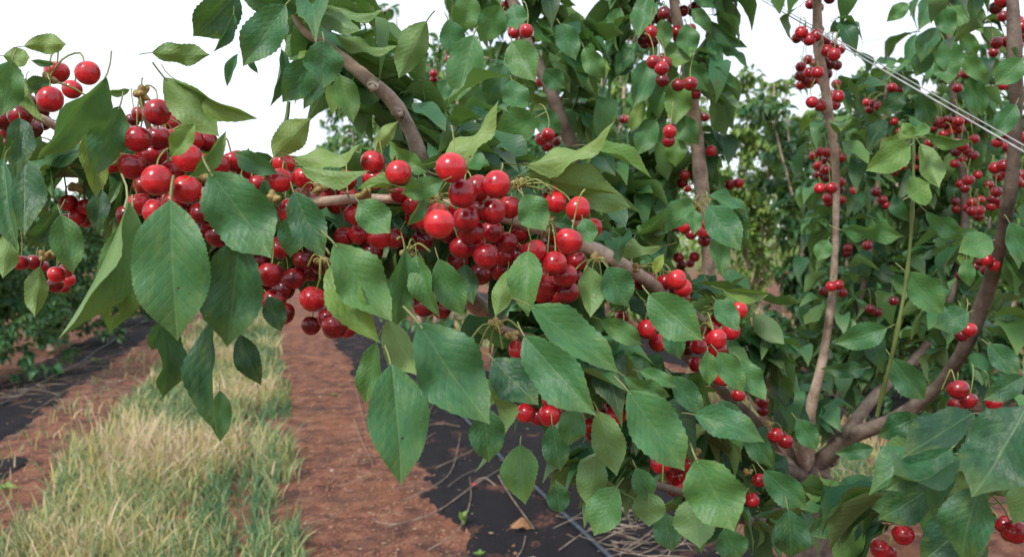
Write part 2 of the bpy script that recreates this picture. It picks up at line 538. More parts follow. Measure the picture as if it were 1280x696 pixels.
def grid(xs, ys, fz):
    V = [(x, y, fz(x, y)) for y in ys for x in xs]
    nx = len(xs); Q = [(j * nx + i, j * nx + i + 1, (j + 1) * nx + i + 1, (j + 1) * nx + i) for j in range(len(ys) - 1) for i in range(nx - 1)]
    return V, Q
def spaced(a, b, step, far, k=1.35):
    c = list(np.arange(a, b, step)); s = step
    lo, hi = [], []
    x = a
    while x > -far: s *= k; x -= s; lo.append(x)
    s = step; x = c[-1]
    while x < far: s *= k; x += s; hi.append(x)
    return lo[::-1] + c + hi
xs = spaced(-3.4, 2.4, 0.035, 600)
ys = spaced(2.0, 9.5, 0.035, 600)
V, Q = grid(xs, ys, lambda x, y: gh(x, y) if abs(x) < 60 and -20 < y < 90 else 0)
ground = link('ground', mesh_np('ground', V, Q, None, (M_SOIL,)))
tag(ground, kind='structure')

def matsheet(u0, u1, Y0, Y1, du, dY, seed, lift=0.016):
    us = np.arange(u0, u1 + 1e-6, du); Ys = np.arange(Y0, Y1, dY)
    V = []
    for Y in Ys:
        for u in us:
            e = min(u - u0, u1 - u)
            x = u - ROWK * Y
            z = gh(x, Y) + lift + 0.012 * noise.noise(Vector((u * 6, Y * 2.2, seed))) + 0.006 * noise.noise(Vector((u * 25, Y * 9, seed)))
            edge = 0.17 + 0.22 * noise.noise(Vector((Y * 1.7, seed, 2))) + .12 * noise.noise(Vector((Y * 6, u * 3, seed + 5))) + .09 * noise.noise(Vector((Y * 17, u * 14, seed)))
            if e < edge: z -= 0.05 * (1 - e / edge) ** 1.2
            V.append((x, Y, z))
    nx = len(us)
    Q = [(j * nx + i, j * nx + i + 1, (j + 1) * nx + i + 1, (j + 1) * nx + i) for j in range(len(Ys) - 1) for i in range(nx - 1)]
    o = link('weed_mat', mesh_np('weed_mat', V, Q, None, (M_MAT,)))
    tag(o, kind='structure'); return o
matsheet(0.76, 2.35, 1.2, 30, 0.03, 0.05, 1)
matsheet(-2.9, -1.85, 3.0, 34, 0.03, 0.06, 11)
matsheet(-1.98, -1.58, 3.9, 5.2, 0.03, 0.04, 15)
matsheet(4.5, 6.0, 4.0, 34, 0.05, 0.1, 21)

# grass strips (stuff)
def grass(name, u0, u1, Y0, Y1, dens, seed, hmean, straw, label=None):
    r = np.random.default_rng(seed)
    n0 = int(dens)
    # density falls with distance: sample Y with 1/Y^1.3 weighting
    t = r.random(n0 * 2); Ys = Y0 * (Y1 / Y0) ** (t ** 1.15)
    us = u0 + (u1 - u0) * r.random(n0 * 2)
    keep = []
    for u, Y in zip(us, Ys):
        e = min(u - u0, u1 - u) / (u1 - u0)
        if seed == 5 and -.27 < u < -.13 and random.random() < .8 and Y < 9: keep.append(False); continue
        m = noise.noise(Vector((u * 2.3, Y * 1.1, seed))) * .8 + noise.noise(Vector((u * 7, Y * 5, seed))) * .6
        keep.append(m * 1.35 + min(e * 6, 1) * .85 - .05 > r.random() * 1.1)
    keep = np.array(keep); us = us[keep][:n0]; Ys = Ys[keep][:n0]; n = len(us)
    # tufts: pull blades to tuft centres
    cell = 0.085
    cu = (np.floor(us / cell) + .5 + .35 * np.sin(np.floor(Ys / cell) * 12.9 + np.floor(us / cell) * 3.1)) * cell
    cY = (np.floor(Ys / cell) + .5 + .35 * np.sin(np.floor(us / cell) * 7.7 + 1)) * cell
    pull = 0.5 * r.random(n)
    u2 = us * (1 - pull) + cu * pull; Y2 = Ys * (1 - pull) + cY * pull
    X = u2 - ROWK * Y2
    near = np.clip(Y2 / Y0, 1, 4) ** .4
    nb = np.array([noise.noise(Vector((a * 1.6, b * .9, seed + 3))) for a, b in zip(us, Ys)])
    h = hmean * (0.55 + 0.9 * r.random(n)) * (1 + 0.9 * nb)
    h = np.where(r.random(n) < .14, h * 1.6, h)
    wd = (0.0026 + 0.0034 * r.random(n)) * near
    az = r.random(n) * math.tau
    lean = 0.12 + .85 * r.random(n) ** 1.5
    dx = np.cos(az) * lean + (X - (cu - ROWK * cY)) * 4; dy = np.sin(az) * lean + (Y2 - cY) * 4
    wa = r.random(n) * math.pi; wx = np.cos(wa); wy = np.sin(wa) * .5
    Z = np.array([gh(a, b) for a, b in zip(X, Y2)])
    tint = straw + 0.95 * nb + 0.30 * r.standard_normal(n)
    if seed == 5: tint += np.where(us > -.2, -.18, 0) + .25 * np.exp(-((us + .45) / .28) ** 2) * np.exp(-((Ys - 4.0) / 1.2) ** 2)
    tint = np.clip(tint, 0, 1)
    Vs = []; Us = []
    lv = [(0, 1.0), (.4, .95), (.75, .65), (1.0, .06)]
    for f, ww in lv:
        cx = X + dx * h * f * f; cy = Y2 + dy * h * f * f; cz = Z - .004 + h * f * (1 - .28 * lean * f * f)
        for s in (-1, 1):
            Vs.append(np.stack([cx + s * wx * wd * ww, cy + s * wy * wd * ww, cz], 1))
            Us.append(np.stack([np.full(n, s), np.full(n, f), np.clip(tint + .15 * f, 0, 1)], 1))
    V = np.stack(Vs, 1).reshape(-1, 3); U = np.stack(Us, 1).reshape(-1, 3)
    q = np.array([(0, 1, 3, 2), (2, 3, 5, 4), (4, 5, 7, 6)])
    Q = (q[None] + (np.arange(n) * 8)[:, None, None]).reshape(-1, 4)
    o = link(name, mesh_np(name, V, Q, None, (M_GRASS,), True, U))
    return tag(o, label, 'grass', kind='stuff')
grass('grass', -1.36, 0.10, 3.2, 26, 42000, 5, 0.115, 0.42, 'tufted green and straw coloured grass strip between bare red soil')
grass('grass', 2.7, 4.3, 4.5, 40, 14000, 9, 0.11, 0.55, 'yellowing grass strip seen through the trees at the right')
grass('grass', -1.9, -1.35, 3.3, 16, 500, 12, 0.08, 0.5, 'thin scattered grass wisps on red soil by the left mat')
grass('grass', 8.0, 9.6, 8, 50, 6000, 19, 0.15, 0.6, 'distant yellow grass strip beyond the second tree row')

# soil clods and leaf litter (stuff)
def debris(name, n, regions, mat, smin, smax, flat, label, cat, seed):
    r = random.Random(seed); V = []; Q = []; T = []
    for _ in range(n):
        u0, u1, Y0, Y1, dz = r.choice(regions)
        Y = Y0 * (Y1 / Y0) ** r.random(); u = r.uniform(u0, u1); x = u - ROWK * Y
        s = smin * (smax / smin) ** (r.random() ** 2.2) * (1 + Y * .06)
        b = len(V); z = gh(x, Y) + dz + s * .15
        an = r.random() * 6.3; st = 1 + r.random() * 1.2
        for k in range(5):
            a = an + k * math.tau / 5
            rr = s * (.7 + .5 * r.random())
            V.append((x + math.cos(a) * rr * st * .6, Y + math.sin(a) * rr * .8, z - s * .3 * flat))
        V.append((x + s * .2 * r.random(), Y, z + s * .55 * flat))
        V.append((x, Y, z - s * .4 * flat))
        for k in range(5):
            T.append((b + k, b + (k + 1) % 5, b + 5)); T.append((b + (k + 1) % 5, b + k, b + 6))
    o = link(name, mesh_np(name, V, None, T, (mat,), False))
    return tag(o, label, cat, kind='stuff')
debris('soil_clods', 6000, [(0.05, .95, 3.2, 9, 0), (-1.8, -1.3, 3.3, 10, 0), (.9, 2.2, 3.2, 8, .0), (.1, .9, 3.2, 6, 0)], M_CLOD, .003, .016, 1.0, 'small red soil clods scattered over the bare soil path', 'soil clods', 3)
debris('leaf_litter', 1500, [(0.95, 2.2, 3.0, 9, .016), (-2.9, -1.6, 3.3, 12, .018), (.1, .9, 3.2, 8, .002), (.0, .9, 3.2, 8, .002), (-1.9, .1, 3.2, 8, .002)], M_STRAW, .003, .014, .25, 'dry leaf crumbs and straw strewn over black mat and soil', 'leaf litter', 4)

# sky stays the World; far orchard mass on the horizon
# ================================================================== CHERRY TREES IN THE BACKGROUND
def rvec(r): return Vector((r.gauss(0, 1), r.gauss(0, 1), r.gauss(0, 1)))

def leader_path(base, top, r0, r1, r, n=7, wob=0.06):
    out = []
    L = (top - base).length
    side = rvec(r); side.z = 0
    for i in range(n):
        t = i / (n - 1)
        # leaders leave the fork outwards, then rise
        xy = base.lerp(top, t ** 0.75); z = base.z + (top.z - base.z) * (t ** 1.15)
        p = Vector((xy.x, xy.y, z)) + rvec(r) * wob * L * .14 * (1 if 0 < i else 0)
        out.append((p, r0 * (1 - t) + r1 * t))
    return catmull(out, 3)

def spur_leaves(p, outd, r, n, lmin, lmax):
    """leaves radiating from a spur at p and drooping"""
    res = []
    for k in range(n):
        d = (outd * r.uniform(.2, 1.1) + rvec(r) * .55); d.z = d.z * .5 - r.uniform(.1, 1.0)
        d.normalize()
        L = r.uniform(lmin, lmax)
        nrm = Vector((d.x * .6, d.y * .6, .9)) + rvec(r) * .35
        b = p + d * L * .22
        res.append((b, b + d * L, L * r.uniform(.42, .56), nrm))
    return res

def bush_tree(base, height, spread, nlead, nleaf, tint, label, seed, cherries=60, singles=0, leafsize=.105, group=None, low=.45, twist=0.0):
    r = random.Random(seed)
    root = empty('cherry_tree', base)
    pw = Matrix.Translation(base)
    tag(root, label, 'tree', group)
    fork = base + Vector((0, 0, .38))
    tp = catmull([(base - Vector((0, 0, .08)), .075), (base + Vector((.01, 0, .15)), .055), (fork, .052)], 3)
    tube_obj('trunk', tp, M_BARK, 8, root, pw, .12)
    leads = []
    for i in range(nlead):
        a = math.tau * (i + r.uniform(-.3, .3)) / nlead + seed
        s = spread * r.uniform(.45, 1.0) if i else spread * .1
        top = base + Vector((math.cos(a) * s, math.sin(a) * s, height * r.uniform(.78, 1.0)))
        path = leader_path(fork - Vector((0, 0, .03)), top, .028, .005, r)
        tube_obj('branch', path, M_BARK, 6, root, pw, .08)
        leads.append((path, Vector((math.cos(a), math.sin(a), 0))))
        # side shoots
        for kk in range(4):
            j = r.randrange(6, len(path) - 1)
            q = path[j][0]; d = Vector((math.cos(a), math.sin(a), 0)) * .4 + rvec(r) * .6; d.z = abs(d.z) * .6 + .1
            e = q + d.normalized() * r.uniform(.2, .5)
            mid = (q + e) / 2 + Vector((0, 0, .05))
            sp_ = catmull([(q, path[j][1] * .6), (mid, .005), (e, .002)], 3)
            tube_obj('side_shoot', sp_, M_BARK, 5, root, pw)
            leads.append((sp_, d.normalized()))
    out = []
    nleaf = int(nleaf * (2.3 if (base - CAMP).length < 24 else 1.5) * (.72 if group == 'cherry trees further along the near row' else 1))
    if (base - CAMP).length > 9 and tint > .2: tint = min(.75, tint + .12)  # farther trees get a paler leaf tint that stands for haze
    total = sum(len(p) for p, _ in leads)
    spurpts = []
    for path, od in leads:
        share = nleaf * len(path) / total
        ns = max(1, int(share / 6))
        for _ in range(ns):
            t = r.random() ** .85
            i = min(int(t * (len(path) - 1)), len(path) - 2)
            p = path[i][0].lerp(path[i + 1][0], r.random())
            if p.z < base.z + low: 
                if r.random() < .8: continue
            o_ = (od * .5 + rvec(r)); o_.z *= .4; o_.normalize()
            p = p + o_ * r.uniform(.01, .11 if (base - CAMP).length < 6 else .20)
            spurpts.append((p, o_))
            out += spur_leaves(p, o_, r, 6, leafsize * .7, leafsize * 1.25)
    items = []
    for (b, t, w, nrm) in out:
        items.append((frame(b, t, w, 0, False, nrm), r.randrange(12), min(1, max(0, tint + r.gauss(0, .13))), (b - CAMP).length))
    if singles:
        items.sort(key=lambda q: q[3])
        for m, ti, tt, _ in items[:singles]:
            o = link('leaf', MID[ti][4], root, pw, m); o.color = (tt, 0, 0, 1)
        items = items[singles:]
    if items:
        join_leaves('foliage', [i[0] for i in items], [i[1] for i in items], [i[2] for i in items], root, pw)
    if low < .1:
        extra = []
        for _ in range(int(nleaf * .03)):
            a = r.random() * math.tau; q = spread * .75 * r.random() ** .5
            p = base + Vector((math.cos(a) * q, math.sin(a) * q, r.uniform(.15, .9)))
            for (b, t, w, nrm) in spur_leaves(p, Vector((math.cos(a), math.sin(a), 0)), r, 8, leafsize * .7, leafsize * 1.2):
                extra.append((frame(b, t, w, 0, False, nrm), r.randrange(8), min(1, max(0, tint + r.gauss(0, .1)))))
        join_leaves('foliage', [i[0] for i in extra], [i[1] for i in extra], [i[2] for i in extra], root, pw)
    # fruit
    if cherries and spurpts:
        vs = []; us = []; qs = []; ts = []; off = 0
        V0 = np.array(V6); 
        for _ in range(cherries):
            p, o_ = r.choice(spurpts)
            for k in range(r.randrange(2, 6)):
                c = p + o_ * .02 + rvec(r) * .017 + Vector((0, 0, -.035)); rad = r.uniform(.010, .0125)
                vs.append(V0 * rad + np.array(c)); us.append(np.tile([0, 0, r.uniform(.15, .75)], (len(V0), 1)))
                qs.append(np.array(Q6) + off); ts.append(np.array(T6) + off); off += len(V0)
        o = link('fruit', mesh_np('fruit', np.concatenate(vs), np.concatenate(qs), np.concatenate(ts), (M_CHF,), True, np.concatenate(us)), root, pw)
        o.color = (0, 0, 0, 1); tag(o, kind='stuff')
    return root

def at_row(u, Y): 
    p = R(u, Y); p.z = gh(p.x, p.y); return p
GR0, GR1, GRL, GR2 = 'cherry trees further along the near row', 'cherry trees in the row to the right', 'cherry trees in the row left of the grass', 'cherry trees in the farther rows'
bush_tree(at_row(1.75, 4.9), 3.1, .75, 7, 1900, .28, 'bushy cherry tree directly behind the fruiting branch, centre of the photo', 101, 50, 150, .105, GR0)
bush_tree(at_row(1.50, 7.6), 3.6, .85, 7, 2000, .34, 'second cherry tree behind the centre branch, showing above the brown bough', 102, 40, 40, .105, GR0)
bush_tree(at_row(1.55, 10.3), 3.9, .9, 7, 1600, .38, 'third cherry tree of the near row, small against the sky left of centre', 103, 30, 0, .11, GR0)
for i, (Y, lb) in enumerate([(13.2, 'fourth cherry tree of the near row, dark green beside open sky'), (16.5, 'fifth cherry tree of the near row, far off and low'), (21, 'sixth cherry tree of the near row, hazy green near the horizon'), (27, 'last cherry tree of the near row at the horizon')]):
    bush_tree(at_row(1.5, Y), 4.0, .95, 6, 1000, .38, lb, 110 + i, 0, 0, .13, GR0)
for i, (Y, h, lb) in enumerate([(7.9, 2.2, 'low dark cherry bush at the left edge behind the black mat'), (10.6, 2.35, 'second cherry bush of the left row, under the hanging leaves'), (13.6, 2.4, 'third cherry bush of the left row, mostly behind leaves'), (17.5, 2.5, 'fourth cherry bush of the left row, small and far'), (23, 2.6, 'farthest cherry bush of the left row by the horizon')]):
    bush_tree(at_row(-3.0, Y), h, 1.15, 7, 2900 if Y < 12 else 1300, .2, lb, 120 + i, 14 if Y < 12 else 0, 0, .10 if Y < 12 else .13, GRL, .0)
bush_tree(at_row(5.15, 6.0), 2.7, 1.0, 8, 2400, .12, 'leafy cherry tree at the far right edge behind the thick bough', 131, 40, 60, .10, GR1, .02)
bush_tree(at_row(5.15, 7.4), 2.9, .80, 8, 2400, .08, 'dark blue-green cherry tree right of the ground gap, behind the slim leader', 132, 70, 80, .11, GR1, .02)
bush_tree(at_row(5.2, 11.8), 4.1, .75, 8, 2500, .58, 'mid green cherry tree left of the ground gap, behind the thick upright leader', 133, 30, 0, .12, GR1, .3)  # tint raised here and on the next tree to paint in haze
bush_tree(at_row(5.2, 14.3), 4.4, 1.0, 8, 2000, .62, 'smaller cherry tree further along the right row, behind the curved leader', 134, 0, 0, .13, GR1)
bush_tree(at_row(5.2, 18.5), 4.7, 1.1, 8, 1800, .42, 'far cherry tree of the right row, seen between upright leaders', 135, 0, 0, .15, GR1)
for i, (Y, h, t, lb) in enumerate([(9.6, 3.4, .55, 'pale green cherry tree at the right, beyond the second row'), (12.3, 3.9, .72, 'yellow-green cherry tree under the wire with bare sky above'), (15.6, 5.0, .8, 'tall pale green cherry tree above the ground gap'), (19.5, 4.9, .8, 'light green cherry tree left of the tall pale one'), (25, 4.8, .6, 'light green distant cherry tree near the centre')]):
    bush_tree(at_row(9.2, Y), h, 1.25, 9, 2900, t, lb, 140 + i, 0, 0, .15, GR2)  # the high tints put haze into the leaf colour of these rows
bush_tree(R(-1.4, 62), 8.5, 2.0, 7, 900, .25, 'tiny lone treetop against white sky above the left branch', 150, 0, 0, .45)

# far-off orchard reading as one mass
def far_orchard():
    r = random.Random(77); mats = []; tm = []; tn = []
    for row in range(3, 17):
        u = 1.5 + row * 3.9
        for Y in np.arange(14, 90, 3.4):
            x = u - ROWK * Y
            if x / Y > .78 or x / Y < -.75: continue
            h = 3.2 + r.random() * 1.3; n = 130 if Y < 35 else 60
            sz = .16 if Y < 35 else .3
            for _ in range(n):
                z = h * (.12 + .88 * r.random()); rad = 1.1 * (1 - .45 * z / h)
                a = r.random() * 6.3; q = rad * r.random() ** .5
                b = Vector((x + math.cos(a) * q, Y + math.sin(a) * q, z))
                d = Vector((math.cos(a), math.sin(a), -r.uniform(0, 1.2))).normalized()
                L = sz * r.uniform(.8, 1.6)
                mats.append(frame(b, b + d * L, L * .6, 0, False, Vector((d.x, d.y, 1)))); tm.append(r.randrange(8)); tn.append(min(1, max(0, .5 + r.gauss(0, .13) + .25)))  # last tint term lightens the leaves in place of haze
    for row in range(2, 9):
        u = -2.75 - row * 3.9
        for Y in np.arange(16, 90, 3.4):
            x = u - ROWK * Y
            if x / Y < -.8: continue
            n = 110 if Y < 40 else 50
            for _ in range(n):
                z = 2.3 * (.05 + .95 * r.random()); a = r.random() * 6.3; q = 1.1 * r.random() ** .5
                b = Vector((x + math.cos(a) * q, Y + math.sin(a) * q, z)); L = .24
                d = Vector((math.cos(a), math.sin(a), -r.uniform(0, 1.2))).normalized()
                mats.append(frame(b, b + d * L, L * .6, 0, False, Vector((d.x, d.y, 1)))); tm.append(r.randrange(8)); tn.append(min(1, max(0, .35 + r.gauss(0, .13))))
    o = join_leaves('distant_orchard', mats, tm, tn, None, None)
    tag(o, 'distant rows of orchard foliage running to the horizon', 'orchard', kind='stuff')
far_orchard()

# ================================================================== THE NEAR CHERRY TREE
BR = {  # photo x, photo y, depth, radius
 'fruiting': [(1010,592,2.0,.030),(985,520,1.75,.015),(940,450,1.40,.011),(860,388,1.12,.0095),(800,345,.98,.0095),(745,314,.90,.0095),(640,275,.85,.008),(540,252,.83,.0065),(450,249,.80,.006),(340,254,.80,.0055),(250,238,.80,.005),(200,195,.81,.0035),(176,122,.76,.003)],
 'left':     [(260,242,.80,.0045),(160,210,.82,.004),(90,170,.82,.004),(30,140,.79,.004),(-60,130,.82,.003)],
 'bough':    [(1010,592,2.0,.036),(900,535,1.75,.020),(770,470,1.45,.019),(610,392,1.18,.019),(558,310,1.06,.0165),(538,230,1.0,.0145),(520,180,.97,.0130),(492,128,.95,.0125),(458,97,.93,.011),(412,60,.92,.0085),(375,32,.90,.006),(352,-30,.90,.003)],
 'mid':      [(1010,592,2.0,.030),(905,490,1.95,.018),(800,385,1.78,.016),(752,285,1.62,.015),(722,205,1.56,.0135),(693,125,1.5,.012),(672,80,1.5,.011),(640,0,1.5,.009),(605,-130,1.5,.005)],
 'upright':  [(1010,592,2.0,.034),(960,520,1.9,.026),(910,440,1.8,.022),(890,380,1.72,.0205),(884,300,1.67,.0185),(876,225,1.62,.017),(870,170,1.6,.0155),(858,80,1.55,.012),(842,0,1.5,.010),(830,-120,1.5,.005)],
 'slim':     [(1010,592,2.0,.030),(1013,515,1.86,.021),(1028,450,1.80,.0165),(1040,370,1.75,.0135),(1045,280,1.70,.0115),(1044,200,1.65,.0105),(1034,130,1.6,.012),(1022,40,1.55,.013),(1024,-90,1.5,.006)],
 'thick':    [(1010,592,2.0,.045),(1060,548,1.9,.038),(1125,520,1.8,.030),(1185,468,1.7,.026),(1220,400,1.6,.021),(1246,320,1.5,.0175),(1262,240,1.4,.0155),(1270,150,1.35,.014),(1268,60,1.3,.0155),(1262,-80,1.3,.008)],
 'rear':     [(1035,575,2.0,.032),(1085,505,2.0,.022),(1150,440,2.1,.018),(1184,385,2.1,.0165),(1205,270,2.1,.015),(1200,180,2.1,.0145),(1190,100,2.05,.014),(1184,-60,2.0,.006)],
 'low':      [(1010,600,2.0,.026),(960,575,1.6,.012),(900,548,1.25,.008),(840,520,1.0,.006),(780,482,.90,.005),(700,440,.85,.005),(620,408,.80,.004)],
 'corner':   [(1030,600,1.9,.024),(1100,640,1.45,.015),(1170,625,1.0,.010),(1230,570,.75,.007),(1310,505,.62,.004)],
 'under':    [(1005,600,1.95,.022),(970,640,1.5,.010),(930,650,1.15,.006),(880,625,.95,.006),(800,600,.88,.004)],
 'second':   [(1035,580,1.97,.018),(1045,520,2.05,.015),(1060,440,2.1,.012),(1085,330,2.1,.010),(1100,200,2.1,.007),(1110,80,2.1,.004)],
}
fork = P(1012, 596, 2.0)
tbase = Vector((fork.x + .03, fork.y + .06, gh(fork.x, fork.y)))
TREE = empty('cherry_tree', tbase); TW = Matrix.Translation(tbase)
tag(TREE, 'large cherry tree in front, its branches laden with ripe red cherries', 'tree')
trunk_path = catmull([(tbase - Vector((0, 0, .1)), .085), (tbase + Vector((0, 0, .1)), .070), ((tbase + fork) / 2 + Vector((.01, 0, .05)), .062), (fork + Vector((0, 0, -.06)), .060), (fork + Vector((.0, 0, .05)), .040)], 4)
tube_obj('trunk', trunk_path, M_OLD, 14, TREE, TW, .16)
BP = {}
for k, pts in BR.items():
    path = catmull([(P(x, y, d), r * (1 if d < 1.66 else .74) * {'bough': .72, 'fruiting': .85, 'slim': .78, 'thick': .72, 'upright': .92, 'rear': .85}.get(k, 1)) for x, y, d, r in pts], 7 if k in ('fruiting', 'bough') else 5)
    BP[k] = path
    tube_obj('branch', path, M_OLD if k in ('thick', 'rear', 'second', 'mid', 'low', 'under', 'corner') else M_BARK, 10, TREE, TW, .2)
# pruned stubs
for (x, y, d, dx, dy, r) in [(468,104,.925,-3,6,.008),(496,140,.945,5,3,.007),(1110,562,1.85,42,2,.012)]:
    path = catmull([(P(x, y, d), r), (P(x + dx * .6, y + dy * .6, d - .01), r * .85), (P(x + dx, y + dy, d - .02), r * .7)], 3)
    tube_obj('pruned_stub', path, M_BARK, 8, TREE, TW, .1)
# green upright shoot at the right
SH = catmull([(P(1096, 520, 1.05), .0026), (P(1118, 430, 1.0), .0023), (P(1134, 340, .98), .002), (P(1141, 250, .96), .0018), (P(1142, 165, .95), .0014)], 5)
SH = [(p, r * (1.5 if i % 4 == 2 else 1)) for i, (p, r) in enumerate(SH)]
tube_obj('green_shoot', SH, M_SHOOT, 8, TREE, TW)
tube_obj('green_shoot', catmull([(P(361, 127, .9), .002), (P(358, 150, .9), .0025), (P(349, 175, .88), .003), (P(345, 235, .8), .0035)], 4), M_SHOOT, 6, TREE, TW)

# ---- cherries: photo x, y, radius(px), skin tone (0 dark .. 1 light red): ripeness, plus shade painted into the dark inner ones
CH = """71 90 14.5 .8|110 92 15 .8|63 125 16 .75|90 112 12 .75|25 145 15 .3|34 131 13 .1|38 160 14 .1|7 150 14 .15|15 163 13 .1|48 140 12 .1
197 141 17 .45|151 165 14.5 .45|172 174 17 .5|198 172 15 .4|136 204 14 .5|165 208 17 .4|222 148 11 .3|174 143 10 .35|234 198 18 .7|196 226 23 .7|233 237 18 .75|241 175 14 .6|272 207 15 .55|293 201 14 .6|193 193 15 .4|215 215 14 .5
174 255 15 .75|195 265 17 .7|267 250 16 .65|252 267 15 .25|277 274 15 .2|272 295 15 .15|255 287 14 .15|244 262 13 .3|262 228 13 .3|217 252 14 .5
86 254 11 .6|108 259 11 .6|97 272 11 .55|26 328 10 .5|71 343 11 .75|83 338 9 .7|86 350 8 .7|52 333 8 .5|141 333 10 .2|12 318 9 .3
355 205 14 .85|351 226 15.5 .8|380 223 14.5 .8|466 203 15.5 .7|498 217 16.5 .75|469 224 14 .75|433 226 13 .7|393 238 11 .7|409 236 12 .35|420 244 11 .3|362 264 15.5 .5|444 268 14 .8|449 293 13.5 .6|474 297 15 .75|494 298 13.5 .5
350 310 14.5 .5|338 343 16 .3|368 348 14 .2|342 376 15.5 .3|391 374 16.5 .85|419 407 17 .35|433 410 13 .35|380 326 14 .15|397 317 14 .15|402 331 13 .1|323 328 14 .15|530 383 14 .15|409 398 13 .3|355 362 14 .15|327 357 13 .15|375 312 13 .15|515 372 12 .15
564 210 19.5 .9|578 243 18.5 .6|597 236 17 .55|621 231 18 .65|616 265 16.5 .5|637 259 15 .45|583 274 17 .5|590 291 16.5 .5|614 290 15 .4|578 309 16 .4|608 321 16.5 .4|628 321 13 .35|633 303 14.5 .3|645 315 12 .35|600 262 14 .35|595 308 14 .3|549 280 20 .9|545 268 15 .85|530 274 14 .6|560 292 13 .3|604 304 13 .25|575 262 14 .3
695 253 14 .95|723 261 15.5 .75|711 302 17.5 .75|668 314 15.5 .7|693 329 15.5 .6|707 345 15 .55|721 327 13 .45|686 357 14 .6|678 367 13 .55|673 346 13 .4|694 293 13 .35|709 214 8 .7|688 342 13 .3|694 238 7 .6|700 315 12 .3
783 348 12 .85|793 341 12 .8|832 352 11 .6|846 350 13 .85|854 360 12 .85|851 273 8.5 .45|855 284 8 .5|887 280 9.5 .45|879 290 8 .45|892 288 8.5 .4|908 307 6.5 .3|868 321 6.5 .5|848 322 6.5 .4|924 388 11 .85|809 412 12.5 .8|823 428 12 .8|846 417 11.5 .6|837 426 11 .55|896 424 13 .7|914 414 11.5 .75|873 433 10.5 .65|897 400 9.5 .5|777 397 8.5 .5
647 438 12.5 .85|691 498 14.5 .65|657 516 12.5 .75|687 519 14.5 .7|770 519 13.5 .75|736 532 10 .6|826 579 13.5 .7|843 596 11 .65|851 608 11.5 .7|864 579 12 .55|867 615 9 .6|870 455 10 .6|904 470 13 .7|896 458 12 .5|923 493 8.5 .6|953 502 8 .6|940 625 9.5 .6|949 600 8.5 .4|921 679 7 .5|970 544 9.5 .6|889 412 9 .5|880 425 9 .4|764 510 10 .4|838 584 10 .4|858 592 10 .5|710 502 9 .3
1203 408 7.5 .5|1211 412 9 .5|1198 487 13 .35|1210 500 11 .35|1195 506 10 .35|1243 504 10 .4|1129 668 13 .4|1100 686 12 .45|1110 690 10 .4|1269 664 15 .5|1255 655 11 .3
1033 212 6.5 .5|1025 236 7 .5|1039 235 7.5 .5|1050 228 6.5 .45|1034 248 6 .4|1043 243 6 .4|1039 358 6.5 .55|1048 356 6.5 .5|1200 230 5.5 .4|1211 225 6.5 .5|1194 252 5.5 .4|1215 264 6.5 .5|1224 263 6.5 .5|1225 250 5.5 .4|1241 249 6.5 .5|1252 255 6.5 .5|1215 253 6 .4|1234 325 7.5 .5|1242 332 7.5 .5|1255 207 8 .4|1267 217 8 .4|1277 219 7 .4|1244 210 7.5 .35|1226 327 6 .4
1001 41 7.5 .55|1012 50 7.5 .5|1020 45 7.5 .5|1034 64 7.5 .45|1043 69 8 .4|1050 62 6.5 .4|1031 52 7 .4|1001 84 6.5 .5|1000 95 6.5 .45|1008 101 6.5 .45|1022 91 7.5 .5|1029 84 6.5 .4|1012 91 7 .5|1048 121 7.5 .6|1041 131 6.5 .5|1031 134 6 .4|1015 128 7.5 .35|1025 190 6 .45|1034 191 6 .45|1045 191 6 .45|1031 213 6 .5|1007 47 6.5 .3|1024 58 7 .3|1038 78 6.5 .3|1010 75 6 .3|1018 100 6 .35|1024 38 6 .3
1246 54 7.5 .35|1260 52 7.5 .35|1274 45 7.5 .4|1277 34 8.5 .4|1253 2 8.5 .4|1265 169 7.5 .5|1274 172 7.5 .5|1169 153 6 .4|1174 152 6 .4|1198 152 6.5 .4|1194 157 6 .4|1115 110 6 .35|1124 176 6 .35|1127 207 6.5 .35|1162 179 6 .35|1193 179 6.5 .45|1203 183 7 .45|1210 226 6 .45|1120 210 6 .3|1130 182 6 .3|1185 150 6 .3|1206 150 6 .3
843 21 7 .55|830 17 8 .2|854 14 7 .5|814 41 8 .45|803 50 7 .3|816 53 7 .35|846 40 7.5 .4|848 48 7 .4|817 78 8.5 .4|827 86 8.5 .5|823 95 7.5 .3|832 83 7.5 .35|863 105 8.5 .4|869 117 7.5 .5|873 145 6 .4|837 165 8.5 .65|849 171 7 .5|889 189 7 .75|786 149 5.5 .5|856 219 7 .2|923 229 6.5 .6|799 128 6 .3|861 98 7 .3|823 24 7 .25|808 43 7 .3
658 39 8.5 .6|642 41 7.5 .5|627 21 8 .3|563 63 6.5 .3|542 92 5 .6|685 169 8.5 .5|677 174 8 .45|649 166 5.5 .6|637 4 7 .4|693 165 7 .4|1201 344 6 .2|1084 307 6 .3|1088 386 6 .2|1117 376 6 .25|1060 310 5.5 .25|1095 240 6 .2|1103 250 6 .2"""
SPURS = [(176,118,.73),(60,100,.77),(45,105,.78),(150,200,.75),(225,190,.74),(260,225,.74),(340,250,.74),(400,235,.76),(405,325,.70),(455,245,.76),(485,235,.77),(509,316,.72),(545,248,.79),(600,240,.82),(650,232,.80),(620,407,.76),(688,278,.84),(745,325,.86),(790,335,.95),(840,345,1.0),(872,258,1.4),(892,385,1.15),(820,385,1.0),(885,405,1.1),(930,440,1.25),(690,455,.82),(750,475,.86),(775,500,.88),(855,530,.98),(870,565,.95),(640,420,.79),(95,235,.85),(60,320,.85),(960,530,1.3),(935,590,1.2)]
SPURW = [(P(*s), s) for s in SPURS]
branchpts = []
for k, path in BP.items():
    for p, r in path: branchpts.append(p)

